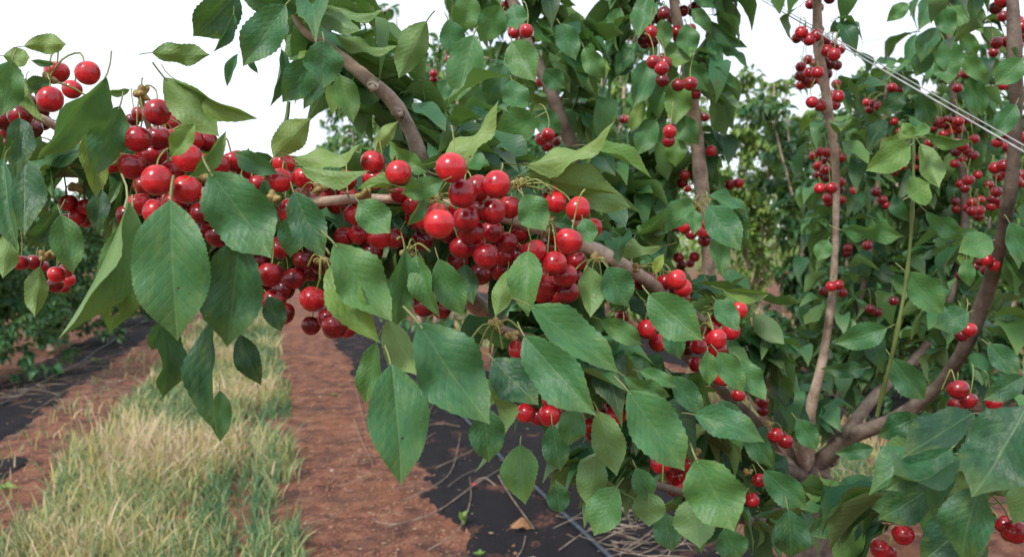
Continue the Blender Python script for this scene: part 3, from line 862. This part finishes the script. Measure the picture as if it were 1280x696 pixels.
def project(p):
    v = p - CAMP; d = v.dot(FWD)
    return 640 + v.x / d * FPX, 348 - v.dot(UP) / d * FPX, d

ncher = 0
rc = random.Random(5)
placed = []
cl = []
for line in CH.split('\n'):
    for e in line.split('|'):
        cl.append(tuple(float(q) for q in e.split()))
base_n = len(cl)
for (x, y, rp, ripe) in list(cl):
    col = rp < 9
    if rc.random() < (.75 if col else .55):
        a = rc.random() * math.tau; q = rp * rc.uniform(1.3, 1.8)
        cl.append((x + math.cos(a) * q, y + abs(math.sin(a)) * q * (1 if col else .8), (rp if col else min(rp, 15)) * rc.uniform(.85, .99) - .001, rc.uniform(.1, .4)))  # extra fruit, skin darkened to stand for shade inside the clusters
cl = [(x, y, min(rp, 19.5) if rp > 9 else rp * 1.06, ri - .08) for x, y, rp, ri in cl]
for (x, y, rp, ri) in [(376,248,13,.35),(398,250,13,.5),(420,256,12.5,.4),(500,240,14,.6),(516,256,14,.45),(522,240,13,.35),(310,215,14,.5),(322,232,14,.35),(300,228,13,.3),(312,250,13,.3),(535,255,14,.4),(436,246,12,.3),(212,175,14,.5),(225,180,14,.45),(182,190,14,.35),(250,205,14,.5),(255,222,14,.4),(180,232,14,.4),(210,250,14,.35),(740,285,13,.5),(650,290,13,.35),(655,275,12,.3)]: cl.append((x, y, rp, ri))
for (ya, yb, xa, xb, n, rr) in [(0, 175, 860, 838, 16, 7.2), (-10, 140, 1018, 1040, 16, 7), (180, 260, 1030, 1046, 6, 6.2), (90, 260, 1185, 1212, 14, 6), (20, 260, 1262, 1258, 16, 6.8), (120, 260, 1095, 1150, 12, 5.6), (0, 110, 632, 680, 6, 6.6), (230, 330, 855, 900, 6, 6)]:
    for i in range(n):
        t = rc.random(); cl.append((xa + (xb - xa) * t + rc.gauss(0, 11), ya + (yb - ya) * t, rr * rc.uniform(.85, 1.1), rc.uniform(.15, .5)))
cl.sort(key=lambda q: -q[2] - q[3] * 3)
CHPX = []
lateV, lateQ, lateT, lateU, lateS, lateSQ = [], [], [], [], [], []
for (x, y, rp, ripe) in cl:
    if rp >= 9 and x < 960: d = .45 * (.74 if x < 560 else .80 if x < 760 else .95) + .55 * 12.0 / rp
    else: d = 11.8 / rp
    d = min(max(d, .62), 2.1)
    if ripe < .2: d += .03
    rad = rp * d / FPX
    c = P(x, y, d)
    # nudge apart from already placed fruit (along the line of sight)
    for _ in range(12):
        hit = False
        for c2, r2 in placed:
            need = (rad + r2) * .80
            dd = (c - c2).length
            if dd < need:
                push = (need - dd) + .001
                d += push if rp < 17 else push * .5
                c = P(x, y, d); hit = True
                break
        if not hit: break
    placed.append((c, rad))
    # attach point: nearest spur, else the nearest bit of branch
    up = c + Vector((0, 0, rad))
    best = min(SPURW, key=lambda s: (s[0] - up).length + (0.08 if s[0].z < up.z + .005 else 0))[0]
    if (best - up).length > .075:
        nb_ = min(branchpts, key=lambda q: (q - up).length)
        best = nb_ if (nb_ - up).length < .12 else up + Vector((rc.uniform(-.015, .015), rc.uniform(0, .02), .035))
        if (best - up).length > .06 or y < 300 and rp > 16: best = up + (best - up).normalized() * .022 + Vector((rc.uniform(-.008, .008), .022, .004))
    ax = (best - c); ax.z = max(ax.z, .02); ax.normalize()
    ax = (ax + Vector((rc.uniform(-.35, .35), rc.uniform(-.1, .5), .6))).normalized()
    q = ax.to_track_quat('Z', 'Y')
    m = Matrix.LocRotScale(c, q, Vector((rad, rad, rad)) )
    CHPX.append((x, y, rp, d))
    a0 = c + ax * rad * .70
    mid1 = a0 + ax * .012 + Vector((0, 0, .004))
    path = catmull([(a0, .0008), (mid1, .0009), ((mid1 + best) / 2 + Vector((0, -.003, .006)), .0009), (best, .0012)], 3)
    if ncher >= 300:
        V0, Q0, T0 = cherry_mesh(12, 8, 'c', ncher % 4); o_n = len(lateV)
        lateV += [tuple(m @ Vector(v)) for v in V0]; lateU += [(0, 0, ripe)] * len(V0)
        lateQ += [tuple(i + o_n for i in f) for f in Q0]; lateT += [tuple(i + o_n for i in f) for f in T0]
        tube(path, 4, 0, lateS, lateSQ); continue
    big = rp >= 9
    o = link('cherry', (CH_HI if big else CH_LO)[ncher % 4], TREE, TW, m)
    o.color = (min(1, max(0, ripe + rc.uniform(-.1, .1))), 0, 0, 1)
    ncher += 1
    V_, Q_ = tube(path, 4)
    s = link('cherry_stem', mesh_np('cherry_stem', V_, Q_, None, (M_STEM,)), o, m)

print('CHERRIES', len(cl))
if lateV:
    o = link('fruit', mesh_np('fruit', lateV, lateQ, lateT, (M_CHF,), True, lateU), TREE, TW); o.color = (0, 0, 0, 1); tag(o, kind='stuff')
    tag(link('fruit_stems', mesh_np('fruit_stems', lateS, lateSQ, None, (M_STEM,)), TREE, TW), kind='stuff')
# spur buds with bare stalks
for (x, y, d) in SPURS:
    p = P(x, y, d); V_, Q_ = [], []
    for k in range(7):
        dd = Vector((rc.uniform(-1, 1), rc.uniform(-1, .4), rc.uniform(-.6, 1.0))).normalized()
        e = p + dd * rc.uniform(.006, .011)
        tube([(p, .0032), (p.lerp(e, .5), .0036), (p.lerp(e, .85), .0026), (e, .0008)], 6, 0, V_, Q_)
    link('spur', mesh_np('spur', V_, Q_, None, (M_BUD,)), TREE, TW)
for (x, y, d, ends) in [(620,407,.755,[(588,425),(600,432),(612,440),(628,436),(650,412)]),(509,316,.715,[(496,300),(520,305),(538,315),(530,328)]),(745,325,.85,[(728,345),(738,350),(752,350),(765,345)]),(872,258,1.39,[(850,248),(862,245),(884,244),(893,250),(858,268)]),(892,385,1.14,[(880,345),(895,420),(870,395),(905,400)]),(404,326,.70,[(385,333),(412,318),(400,350)]),(650,232,.79,[(668,232),(690,238),(640,240)])]:
    for (ex, ey) in ends:
        a = P(x, y, d); b = P(ex, ey, d + rc.uniform(-.02, .01)); mm = (a + b) / 2 + Vector((0, -.004, .008))
        tube_obj('bare_stalk', catmull([(a, .0011), (mm, .0009), (b, .0012)], 4), M_STEM, 5, TREE, TW)

# ---- leaves traced in place: base x,y  tip x,y  width  depth  tint (lowest at the right corner: shade put into the colour)  flags(u under, c chewed, p pinholed, digits: template)
LV = """213 250 220 427 92 .60 .25 p|262 215 341 322 80 .60 .18 5|300 296 282 436 74 .61 .10 0|160 252 82 425 30 .62 .6 4|165 272 140 420 64 .645 .45 c|133 97 50 205 44 .66 .35 0|15 76 0 146 42 .68 .35 5|150 133 118 218 46 .70 .25 5
32 98 53 153 11 .70 .7 3|62 100 30 112 22 .74 .1 0|30 58 86 54 24 .74 .85 u2|4 70 40 73 24 .74 .8 u2|68 80 38 76 9 .76 .2 3|190 66 262 70 28 .72 .6 u5|205 97 274 172 46 .68 .72 u0|215 98 320 151 22 .69 .78 3|162 112 131 116 10 .72 .7 3|243 155 212 197 27 .60 .65 1
112 158 122 247 32 .72 .75 0|238 221 284 165 17 .62 .6 3|342 196 387 147 38 .78 .85 u0|365 196 456 190 28 .74 .85 u2|374 208 463 217 22 .70 .75 u3|346 216 290 190 26 .74 .3 1|405 50 403 111 50 .80 .3 5|390 74 354 128 42 .82 .25 0|357 6 302 82 48 .80 .3 0
296 -10 243 48 52 .84 .05 1|292 18 268 66 14 .82 .2 3|297 68 283 108 12 .82 .2 3|352 62 340 134 17 .85 .1 3|312 70 322 92 8 .84 .05 3|358 28 350 53 14 .85 .05 3|372 14 298 -6 32 .85 .15 0|395 14 452 42 26 .85 .1 u0|420 44 499 66 20 .88 .6 u2|533 27 497 98 40 .88 .55 u0
400 4 484 22 22 .88 .5 u2|410 94 378 136 22 .90 .1 1|425 94 442 152 32 .90 .45 0|468 188 497 151 19 .76 .8 u0|536 215 479 178 26 .74 .4 2|547 202 629 137 33 .76 .85 u2|655 206 776 164 24 .80 .75 u2|658 218 772 237 36 .82 .55 u0|735 182 817 221 15 .86 .55 3|658 213 722 199 20 .84 .7 u2
672 146 618 168 46 1.2 .3 5|640 52 668 101 42 1.3 .4 0|592 44 570 126 46 1.25 .35 0|630 80 610 129 36 1.3 .25 1|626 7 600 53 37 1.3 .35 0|641 6 648 39 31 1.3 .3 5|590 -6 573 41 36 1.3 .4 1|680 88 706 111 27 1.35 .3 0|668 140 702 167 30 1.35 .3 2|560 100 548 128 22 1.35 .3 0
367 240 404 322 44 .64 .2 0|366 268 363 322 36 .68 .15 0|418 304 487 403 66 .60 .45 5|412 334 470 426 48 .615 .65 1|448 252 489 292 42 .66 .3 5|554 226 500 244 29 .66 .4 2|532 244 509 284 15 .67 .35 3|537 238 445 233 15 .73 .7 3|506 312 497 412 36 .665 .3 0|520 318 546 397 32 .67 .35 1
548 324 578 396 40 .68 .3 0|489 455 504 606 78 .58 .35 p|524 404 608 530 88 .575 .15 5|484 398 519 472 40 .64 .65 u1|470 428 455 506 30 .67 .4 0|660 314 658 393 44 .66 .4 1|635 338 620 396 26 .68 .6 u0|654 244 681 289 43 .68 .3 5|728 273 741 306 25 .75 .25 5|690 276 722 286 15 .8 .15 3
735 333 740 396 36 .74 .4 u1|759 334 785 383 45 .74 .35 0|663 382 776 464 52 .64 .22 0|655 420 742 520 62 .60 .25 0|616 448 673 508 54 .63 .05 5|785 488 858 589 66 .60 .25 0|870 574 918 661 74 .60 .3 5|868 518 957 548 42 .68 .3 2|748 514 772 593 42 .66 .5 u0|716 507 711 558 35 .66 .4 1
650 556 655 629 48 .66 .35 1|605 508 612 579 46 .67 .3 0|771 608 741 669 46 .68 .3 0|745 570 735 633 40 .70 .4 u0|810 614 812 657 42 .72 .35 u0|795 584 812 627 30 .72 .35 3|870 620 872 684 54 .72 .4 u1|780 470 840 501 27 .74 .4 2|800 464 848 483 21 .76 .35 2|811 368 877 426 54 .70 .3 0
895 375 923 413 29 .85 .3 0|885 440 887 482 25 .85 .35 0|897 440 931 491 31 .82 .3 0|925 450 956 501 31 .84 .3 5|866 252 796 293 34 1.05 .4 2|885 258 926 312 42 1.05 .3 0|885 245 943 270 20 1.08 .35 2|888 250 942 292 22 1.1 .25 2|868 262 868 293 19 1.0 .35 0|895 288 905 347 26 1.15 .35 0
828 308 758 304 17 .95 .75 u2|818 342 829 317 13 .86 .95 3|903 362 962 369 17 .95 .75 2|750 400 806 431 28 .76 .35 2|718 228 787 260 42 .84 .6 u0|200 398 211 500 34 .66 .15 1|268 398 266 542 28 .65 .1 3|275 488 276 553 26 .72 .45 0|300 418 325 482 32 .66 .08 1|335 370 352 414 30 .66 .1 0
5 198 18 312 32 .70 .25 0|10 288 5 348 27 .74 .7 u0|25 148 22 218 32 .74 .05 1|30 198 28 292 54 .76 .05 0|75 262 35 312 32 .76 .05 1|76 268 91 342 38 .72 .3 0|50 333 42 397 28 .76 .7 u0|128 238 120 290 26 .78 .05 1|205 398 190 440 26 .68 .12 1
1138 182 1084 213 38 .90 .5 0|1142 170 1164 157 15 .92 .55 1|1142 168 1127 154 14 .92 .55 1|1136 246 1160 230 42 .92 .5 5|1154 166 1216 178 15 .92 .5 2|1150 180 1176 236 28 .95 .7 u0|1145 172 1089 190 19 .95 .7 u2|1132 340 1181 393 38 .98 .35 0|1052 288 1129 292 24 1.1 .35 5|1157 264 1207 296 21 1.0 .3 2
1240 300 1199 314 36 1.0 .35 0|1109 410 1044 430 34 1.1 .25 0|1211 390 1167 410 34 1.05 .2 5|1035 300 1022 326 22 1.2 .3 0|1208 324 1212 359 19 1.1 .3 1|1278 74 1244 106 32 1.0 .3 0|1082 460 1029 462 22 1.2 .1 2|1115 448 1156 502 36 1.1 .08 0|1092 560 1044 567 22 1.2 .2 0|955 588 1009 636 38 .9 .2 0
1284 506 1216 624 86 .50 .02 5|1216 516 1128 566 44 .55 .02 0|1226 606 1198 702 62 .52 .05 1|1292 596 1268 655 40 .55 .55 u0|1190 560 1110 612 50 .62 .04 0|1160 610 1100 650 46 .68 .05 1|1215 650 1150 705 56 .56 .06 0|985 636 990 700 44 .85 .2 1|996 524 1022 562 28 1.05 .2 0|1280 470 1230 500 30 .6 .08 0
1262 278 1284 330 28 1.1 .25 0|1270 130 1240 175 26 1.1 .25 0|1060 640 1010 668 34 .95 .1 0|1150 520 1095 545 34 .9 .05 5|1090 600 1040 622 30 1.0 .08 0|1235 430 1275 470 30 .95 .15 0|1030 605 1060 660 32 1.0 .12 1|930 530 965 585 30 1.0 .2 0|900 500 930 560 34 .9 .25 1|840 470 880 520 30 .9 .2 0
700 640 695 600 30 .8 .2 0|690 530 700 590 34 .74 .2 0|830 640 840 690 36 .8 .15 0|905 660 925 700 40 .75 .15 0|780 400 770 460 30 .85 .15 1|835 400 850 450 28 .9 .15 0|580 330 590 380 28 .8 .12 0|440 350 430 400 30 .75 .1 0|300 330 310 390 40 .7 .08 1|330 225 350 290 34 .78 .08 0
850 50 845 86 36 1.45 .55 5|812 75 793 133 34 1.47 .35 0|850 94 845 156 34 1.46 .55 5|858 75 885 116 25 1.45 .4 0|850 145 871 181 29 1.48 .4 2|820 150 796 194 29 1.5 .35 0|843 170 845 208 27 1.5 .45 1|805 125 788 166 19 1.5 .65 0|810 -6 797 46 30 1.45 .3 0|828 24 832 60 22 1.44 .5 0
858 30 862 73 29 1.44 .45 5|865 12 890 41 19 1.48 .4 2|885 24 934 61 17 1.5 .35 2|885 50 901 83 21 1.5 .35 0|900 60 936 81 13 1.52 .35 2|880 88 926 113 13 1.52 .35 2|860 -6 911 16 19 1.5 .3 2|825 100 822 149 23 1.5 .45 1|775 10 760 55 26 1.5 .3 0|790 60 770 95 22 1.52 .25 1
1165 -6 1150 36 25 1.7 .25 0|1175 5 1190 46 25 1.7 .3 5|1170 35 1150 76 27 1.72 .25 1|1190 8 1208 36 21 1.75 .35 0|1180 50 1195 96 31 1.7 .3 0|1160 60 1145 96 25 1.75 .2 0|1180 72 1185 107 27 1.7 .25 5|1200 70 1236 106 23 1.75 .35 2|1213 95 1228 146 27 1.75 .3 0|1200 40 1223 71 19 1.8 .35 2
1135 5 1109 26 19 1.8 .45 2|1130 118 1098 142 24 1.6 .02 2|1150 115 1165 160 24 1.65 .05 0|1105 150 1085 190 22 1.65 .05 1|1130 95 1150 120 18 1.7 .05 2|560 25 572 78 34 1.3 .3 0|700 30 720 75 30 1.35 .35 0|730 60 755 100 26 1.35 .4 2|600 105 580 150 30 1.3 .3 1|640 100 650 145 34 1.25 .35 5"""
rl = random.Random(11)
nleaf = 0
HEROSEG = []
for line in LV.split('\n'):
    for e in line.split('|'):
        f = e.split()
        bx, by, tx, ty, w, d, tint = map(float, f[:7]); fl = f[7]
        un = 'u' in fl; digits = [c for c in fl if c.isdigit()]; ti = int(digits[0]) if digits else 0
        lp = math.hypot(tx - bx, ty - by)
        tilt = rl.uniform(-.22, .22) * lp * d / FPX
        B = P(bx, by, d + .005 + max(tilt, 0)); T = P(tx, ty, d + .005 - tilt)
        L = (T - B).length
        wpx = w * d / FPX
        narrow = w / max(lp, 1) < .3
        Wd = max(wpx * 1.03, L * (.30 if narrow else .40))
        if narrow and not un: ti = 3
        roll = math.acos(min(1, wpx / Wd)) * .93 * rl.choice((-1, 1))
        roll += rl.uniform(-.12, .12)
        me = CHEWED if 'c' in fl else PINNED if 'p' in fl else HERO[ti]
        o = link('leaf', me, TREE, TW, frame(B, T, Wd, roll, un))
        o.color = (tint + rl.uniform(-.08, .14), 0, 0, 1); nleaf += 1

# ---- filler leaves on spurs along the branches
def inpoly(x, y, poly):
    c = False; j = len(poly) - 1
    for i in range(len(poly)):
        xi, yi = poly[i]; xj, yj = poly[j]
        if (yi > y) != (yj > y) and x < (xj - xi) * (y - yi) / (yj - yi) + xi: c = not c
        j = i
    return c
FG = [(-80,120),(60,110),(110,190),(150,190),(240,170),(300,200),(340,190),(470,190),(560,195),(650,190),(780,200),(900,330),(1000,440),(1060,560),(1120,700),(860,720),(850,650),(740,650),(640,590),(590,520),(540,470),(470,440),(430,400),(330,440),(200,420),(120,350),(60,380),(-80,390)]
UPR = [(345,-150),(360,120),(500,190),(620,240),(860,420),(1000,560),(1060,700),(1400,760),(1400,-150)]
KEEP = CHPX[:]
def keepline(key, ya, yb, rr):
    for p, r in BP[key]:
        x, y, d = project(p)
        if ya <= y <= yb and -20 < x < 1300: KEEP.append((x, y, rr, d))
keepline('bough', 40, 190, 9); keepline('upright', 160, 250, 8); keepline('slim', 190, 520, 6); keepline('thick', 200, 300, 7); keepline('thick', 330, 590, 9)
keepline('rear', 140, 290, 5); keepline('rear', 430, 560, 8); keepline('slim', 0, 60, 6)
def blocks(ax_, ay, bx, by, hw, d):
    for (x, y, r_, dc) in KEEP:
        if d > dc + .01: continue
        vx, vy = bx - ax_, by - ay; t = max(0, min(1, ((x - ax_) * vx + (y - ay) * vy) / (vx * vx + vy * vy + 1e-6)))
        if math.hypot(x - ax_ - vx * t, y - ay - vy * t) < hw + r_ * .6: return True
    return False
EXC = [(925,50),(1000,60),(995,300),(1000,420),(945,410),(950,330),(925,220)]
items = []
def fill(key, n, t0, t1, lmin, lmax, tint, poly, back=0.0, spread=.03, droop=1.0, side=None):
    path = BP[key]; m = len(path); tries = 0; made = 0
    while made < n and tries < n * 12:
        tries += 1
        t = t0 + (t1 - t0) * rl.random(); i = min(int(t * (m - 1)), m - 2)
        p = path[i][0].lerp(path[i + 1][0], rl.random())
        o_ = rvec(rl); o_.z *= .5; o_.normalize()
        p = p + o_ * rl.uniform(.0, spread) + Vector((0, back * rl.random(), 0))
        for (b, tp, w, nrm) in spur_leaves(p, o_, rl, 4, lmin, lmax):
            if droop != 1.0:
                dv = tp - b; dv.z *= droop; tp = b + dv.normalized() * (tp - b).length
            x, y, d = project(tp); x2, y2, d2 = project(b)
            if d < .55 or d2 < .55: continue
            if poly and not (inpoly(x, y, poly) and inpoly(x2, y2, poly)): continue
            if inpoly(x, y, EXC) or inpoly(x2, y2, EXC): continue
            if blocks(x2, y2, x, y, w * FPX / d * .4, min(d, d2)): continue
            items.append((frame(b, tp, w, 0, False, nrm), rl.randrange(12), min(1, max(0, tint + rl.gauss(0, .2))), d)); made += 1
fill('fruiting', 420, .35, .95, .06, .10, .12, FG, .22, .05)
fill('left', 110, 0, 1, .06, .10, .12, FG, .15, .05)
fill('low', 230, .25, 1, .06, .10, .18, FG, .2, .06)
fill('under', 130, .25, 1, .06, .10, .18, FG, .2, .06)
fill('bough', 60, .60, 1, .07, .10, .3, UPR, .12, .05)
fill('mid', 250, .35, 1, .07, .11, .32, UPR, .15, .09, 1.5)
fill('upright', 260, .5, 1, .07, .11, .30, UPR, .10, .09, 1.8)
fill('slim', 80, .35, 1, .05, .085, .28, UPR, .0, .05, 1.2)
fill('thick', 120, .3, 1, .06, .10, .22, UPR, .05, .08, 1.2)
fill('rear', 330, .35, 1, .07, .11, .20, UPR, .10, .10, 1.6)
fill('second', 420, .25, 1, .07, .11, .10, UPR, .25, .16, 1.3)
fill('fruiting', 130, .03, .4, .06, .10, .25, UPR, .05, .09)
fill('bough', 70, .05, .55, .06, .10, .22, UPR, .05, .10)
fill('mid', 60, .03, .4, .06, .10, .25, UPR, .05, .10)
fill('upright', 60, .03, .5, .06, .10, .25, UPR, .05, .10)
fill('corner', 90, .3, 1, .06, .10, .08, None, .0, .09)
items.sort(key=lambda q: q[3])
nsing = 300 - nleaf
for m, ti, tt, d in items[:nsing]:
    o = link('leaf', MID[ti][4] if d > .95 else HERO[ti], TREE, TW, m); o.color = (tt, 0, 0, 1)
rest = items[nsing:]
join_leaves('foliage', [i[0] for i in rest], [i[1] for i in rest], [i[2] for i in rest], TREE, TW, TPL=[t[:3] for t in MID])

# ================================================================== PIPE, WIRES
pp = [(R(1.45 + .012 * math.sin(Y * 1.1), Y, gh(1.45 - ROWK * Y, Y) + .034), .0105) for Y in np.arange(.8, 30, .3)]
o = tube_obj('irrigation_pipe', pp, M_PIPE, 10); tag(o, 'thin blue-black irrigation pipe lying on the black mat in front', 'pipe')
pp = [(R(-2.35 + .03 * math.sin(Y * .8), Y, gh(-2.35 - ROWK * Y, Y) + .03), .009) for Y in np.arange(3, 30, .3)]
o = tube_obj('irrigation_pipe', pp, M_PIPE, 8); tag(o, 'black irrigation pipe half buried in debris on the left mat', 'pipe')
def wire(name, a, b, r, label, ext=1.0):
    d = (b - a); p = []
    for i in range(-6, 19):
        t = i / 12
        q = a + d * t
        p.append((q, r))
    o = tube_obj(name, p, M_WIRE, 8); tag(o, label, 'wire', 'trellis wires crossing the top right')
wire('trellis_wire', P(950, -1, 1.75), P(1280, 190, .95), .00125, 'bright trellis wire slanting down to the right edge, lower of two strands')
wire('trellis_wire', P(951, -4, 1.80), P(1280, 182, .97), .0009, 'thinner upper strand just above the bright slanting trellis wire')
wire('trellis_wire', P(1070, 56, 3.2), P(1140, 40, 3.6), .0011, 'faint far wire crossing the sky gap at upper right')

# ================================================================== TWIGS AND SMALL THINGS ON THE GROUND
def ground_path(pts, r0, r1, lift=.03, jit=.006):
    out = []
    n = len(pts)
    for i, (x, y) in enumerate(pts):
        g = G(x, y, .02)
        out.append((Vector((g.x + rl.uniform(-jit, jit), g.y, gh(g.x, g.y) + lift + rl.uniform(0, .012))), r0 + (r1 - r0) * i / (n - 1)))
    return catmull(out, 4)
TW_ = [
 ([(484,660),(545,640),(600,607),(665,565)], .0042, .0018, 'longest pale pruned twig running from soil across the black mat'),
 ([(503,630),(545,608),(566,585),(575,545)], .0035, .0018, 'forked twig on the mat just below the large hanging leaf'),
 ([(545,586),(575,574),(604,556)], .0032, .0015, 'short straight twig beside the forked one on the mat'),
 ([(535,688),(572,663),(588,630),(586,597)], .0034, .0016, 'bent twig beside the fallen red cherry'),
 ([(622,598),(640,625),(667,667)], .0034, .002, 'straight pale twig slanting towards the irrigation pipe'),
 ([(646,696),(652,684),(656,672)], .003, .002, 'tiny twig stub at the bottom edge by the pipe'),
 ([(530,537),(550,534),(575,536)], .003, .002, 'small horizontal twig at the top of the mat'),
 ([(525,500),(540,492),(552,480)], .0028, .0016, 'pale twig piece near the top of the irrigation pipe'),
 ([(532,530),(540,512),(546,500)], .0026, .0014, 'small upright leaning twig under the big green leaf'),
 ([(441,525),(452,550),(462,576),(467,588)], .0028, .0016, 'thin reddish twig lying along the edge of soil and mat'),
 ([(415,605),(432,585),(450,567)], .0026, .0014, 'short brown twig on the bare red soil'),
 ([(445,490),(452,520),(458,540)], .0024, .0014, 'fine dry twig on soil left of the large leaf'),
 ([(355,540),(380,528),(405,518)], .0024, .0014, 'fine straw twig near the grass edge on red soil'),
 ([(380,660),(410,652),(425,640)], .0024, .0014, 'little dry twig low on the red soil beside grass'),
 ([(690,620),(720,600),(745,590)], .003, .0015, 'twig half hidden behind the hanging leaves above the pipe'),
 ([(560,610),(580,596),(602,588)], .0022, .0012, 'hair-thin twig crossing the middle of the mat'),
 ([(700,688),(735,668),(760,662)], .003, .0015, 'twig running from the pipe into the dry pile'),
 ([(0,560),(60,520),(110,500)], .004, .002, 'long dark twig on soil beside the left mat'),
 ([(20,500),(90,462),(160,440)], .005, .003, 'thick dark stick lying along the left mat'),
 ([(40,520),(100,480),(140,470)], .004, .002, 'grey stick crossing the left mat'),
 ([(5,548),(35,540),(70,545)], .004, .002, 'short pale stick on the left soil strip'),
]
for pts, a, b, lb in TW_:
    o = tube_obj('twig', ground_path(pts, a, b), M_TWIG, 6, bump=.2); tag(o, lb, 'twig', 'dry pruned twigs scattered on the ground')
def pile(name, cx, cy, n, sx, sy, label, seed, lmin, lmax):
    r = random.Random(seed); V_, Q_ = [], []
    for _ in range(n):
        g = G(cx + r.gauss(0, sx), cy + r.gauss(0, sy), .02); a = r.uniform(-.7, 1.2) if r.random() < .8 else r.uniform(0, 3.1)
        L = r.uniform(lmin, lmax); d = Vector((math.cos(a), math.sin(a) * 1.2, r.uniform(-.1, .2)))
        z = gh(g.x, g.y) + r.uniform(.02, .07)
        p0 = Vector((g.x, g.y, z)) - d * L / 2; p1 = p0 + d * L
        p0.z = max(p0.z, .02); p1.z = max(p1.z, .02)
        mid = (p0 + p1) / 2 + rvec(r) * .02; mid.z = max(mid.z, .025)
        rr = r.uniform(.001, .003)
        tube(catmull([(p0, rr), (mid, rr), (p1, rr * .5)], 3), 5, 0, V_, Q_)
    o = link(name, mesh_np(name, V_, Q_, None, (M_TWIG,))); tag(o, label, 'twig pile', kind='stuff')
pile('twig_pile', 805, 672, 60, 42, 16, 'tangled heap of dry prunings on black mat below the leaves', 1, .08, .28)
pile('twig_pile', 90, 475, 190, 75, 20, 'long dark prunings and straw lying along the left mat', 2, .12, .5)
pile('twig_pile', 1040, 650, 60, 60, 40, 'brown prunings under the trunk of the near cherry tree', 3, .08, .25)
pile('twig_pile', 470, 540, 55, 55, 60, 'sparse fine straw over the red soil and mat edge', 4, .05, .2)

# pebble, fallen cherry, weeds, dry leaf, pale bud scale
def pebble(x, y, s, label, mat, name, cat):
    g = G(x, y, .02); r = random.Random(int(x)); V, Q, T = cherry_mesh(10, 7, 'p', 2)
    V = [(a * s * (1 + .25 * r.random()), b * s * .8 * (1 + .2 * r.random()), c * s * .6 * (1 + .2 * r.random())) for a, b, c in V]
    o = link(name, mesh_np(name, V, Q, T, (mat,), False)); o.location = (g.x, g.y, gh(g.x, g.y) + s * .4); tag(o, label, cat)
    return o
pebble(415, 588, .014, 'small pale stone lying on the red soil path', M_STONE, 'stone', 'stone')
pebble(150, 476, .02, 'pale stone on soil at the far end of the left mat', M_STONE, 'stone', 'stone')
pebble(400, 494, .012, 'tiny pale stone high on the red soil path', M_STONE, 'stone', 'stone')
g = G(592, 606, .03)
o = link('fallen_cherry', CH_LO[0]); o.location = (g.x, g.y, gh(g.x, g.y) + .032); o.scale = (.0105,) * 3; o.color = (.9, 0, 0, 1); o.rotation_euler = (1, .4, 0)
tag(o, 'single fallen red cherry on the black mat', 'cherry')
def weed(x, y, n, L, label, upright):
    g = G(x, y, .02); base = Vector((g.x, g.y, gh(g.x, g.y) + .012)); root = empty('weed', base); pw = Matrix.Translation(base)
    tag(root, label, 'weed', 'small weeds growing through the mat')
    r = random.Random(int(x + y))
    for k in range(n):
        a = k * math.tau / n + r.random()
        d = Vector((math.cos(a), math.sin(a), upright * r.uniform(.6, 1.4))).normalized(); l = L * r.uniform(.7, 1.2)
        b = base + Vector((0, 0, .006 * k * (upright > 1)))
        o = link('leaf', MID[r.randrange(8)][4], root, pw, frame(b, b + d * l, l * .38, 0, False, Vector((0, -.4, 1)))); o.color = (.75, 0, 0, 1)
weed(579, 652, 5, .055, 'upright little green weed on the mat beside the bent twig', 2.2)
weed(601, 686, 6, .035, 'flat yellow-green weed rosette near the bottom edge', .5)
weed(6, 612, 7, .07, 'small leafy weed at the left edge of the photo', .7)
weed(418, 494, 6, .04, 'tiny weed sprig on the red soil near the hanging branch', .5)
weed(120, 452, 6, .09, 'pale leafy weed at the top of the left soil strip', .9)
weed(600, 582, 2, .018, 'minute seedling beside the thin twig on the mat', .6)
g = G(651, 662, .03)
o = link('dry_leaf', HERO[4]); 
bb = Vector((g.x - .05, g.y, gh(g.x, g.y) + .035))
o.matrix_basis = frame(bb, bb + Vector((.11, .03, .005)), .055, .2, False, Vector((0, -.3, 1)))
dl = HERO[4].copy(); dl.materials.clear(); dl.materials.append(flat_noise('dead leaf', (.16, .07, .03), (.36, .19, .09), 9, .8)); dl.materials.append(M_TWIG); o.data = dl
tag(o, 'curled orange-brown dead leaf on the mat beside the pipe', 'leaf')
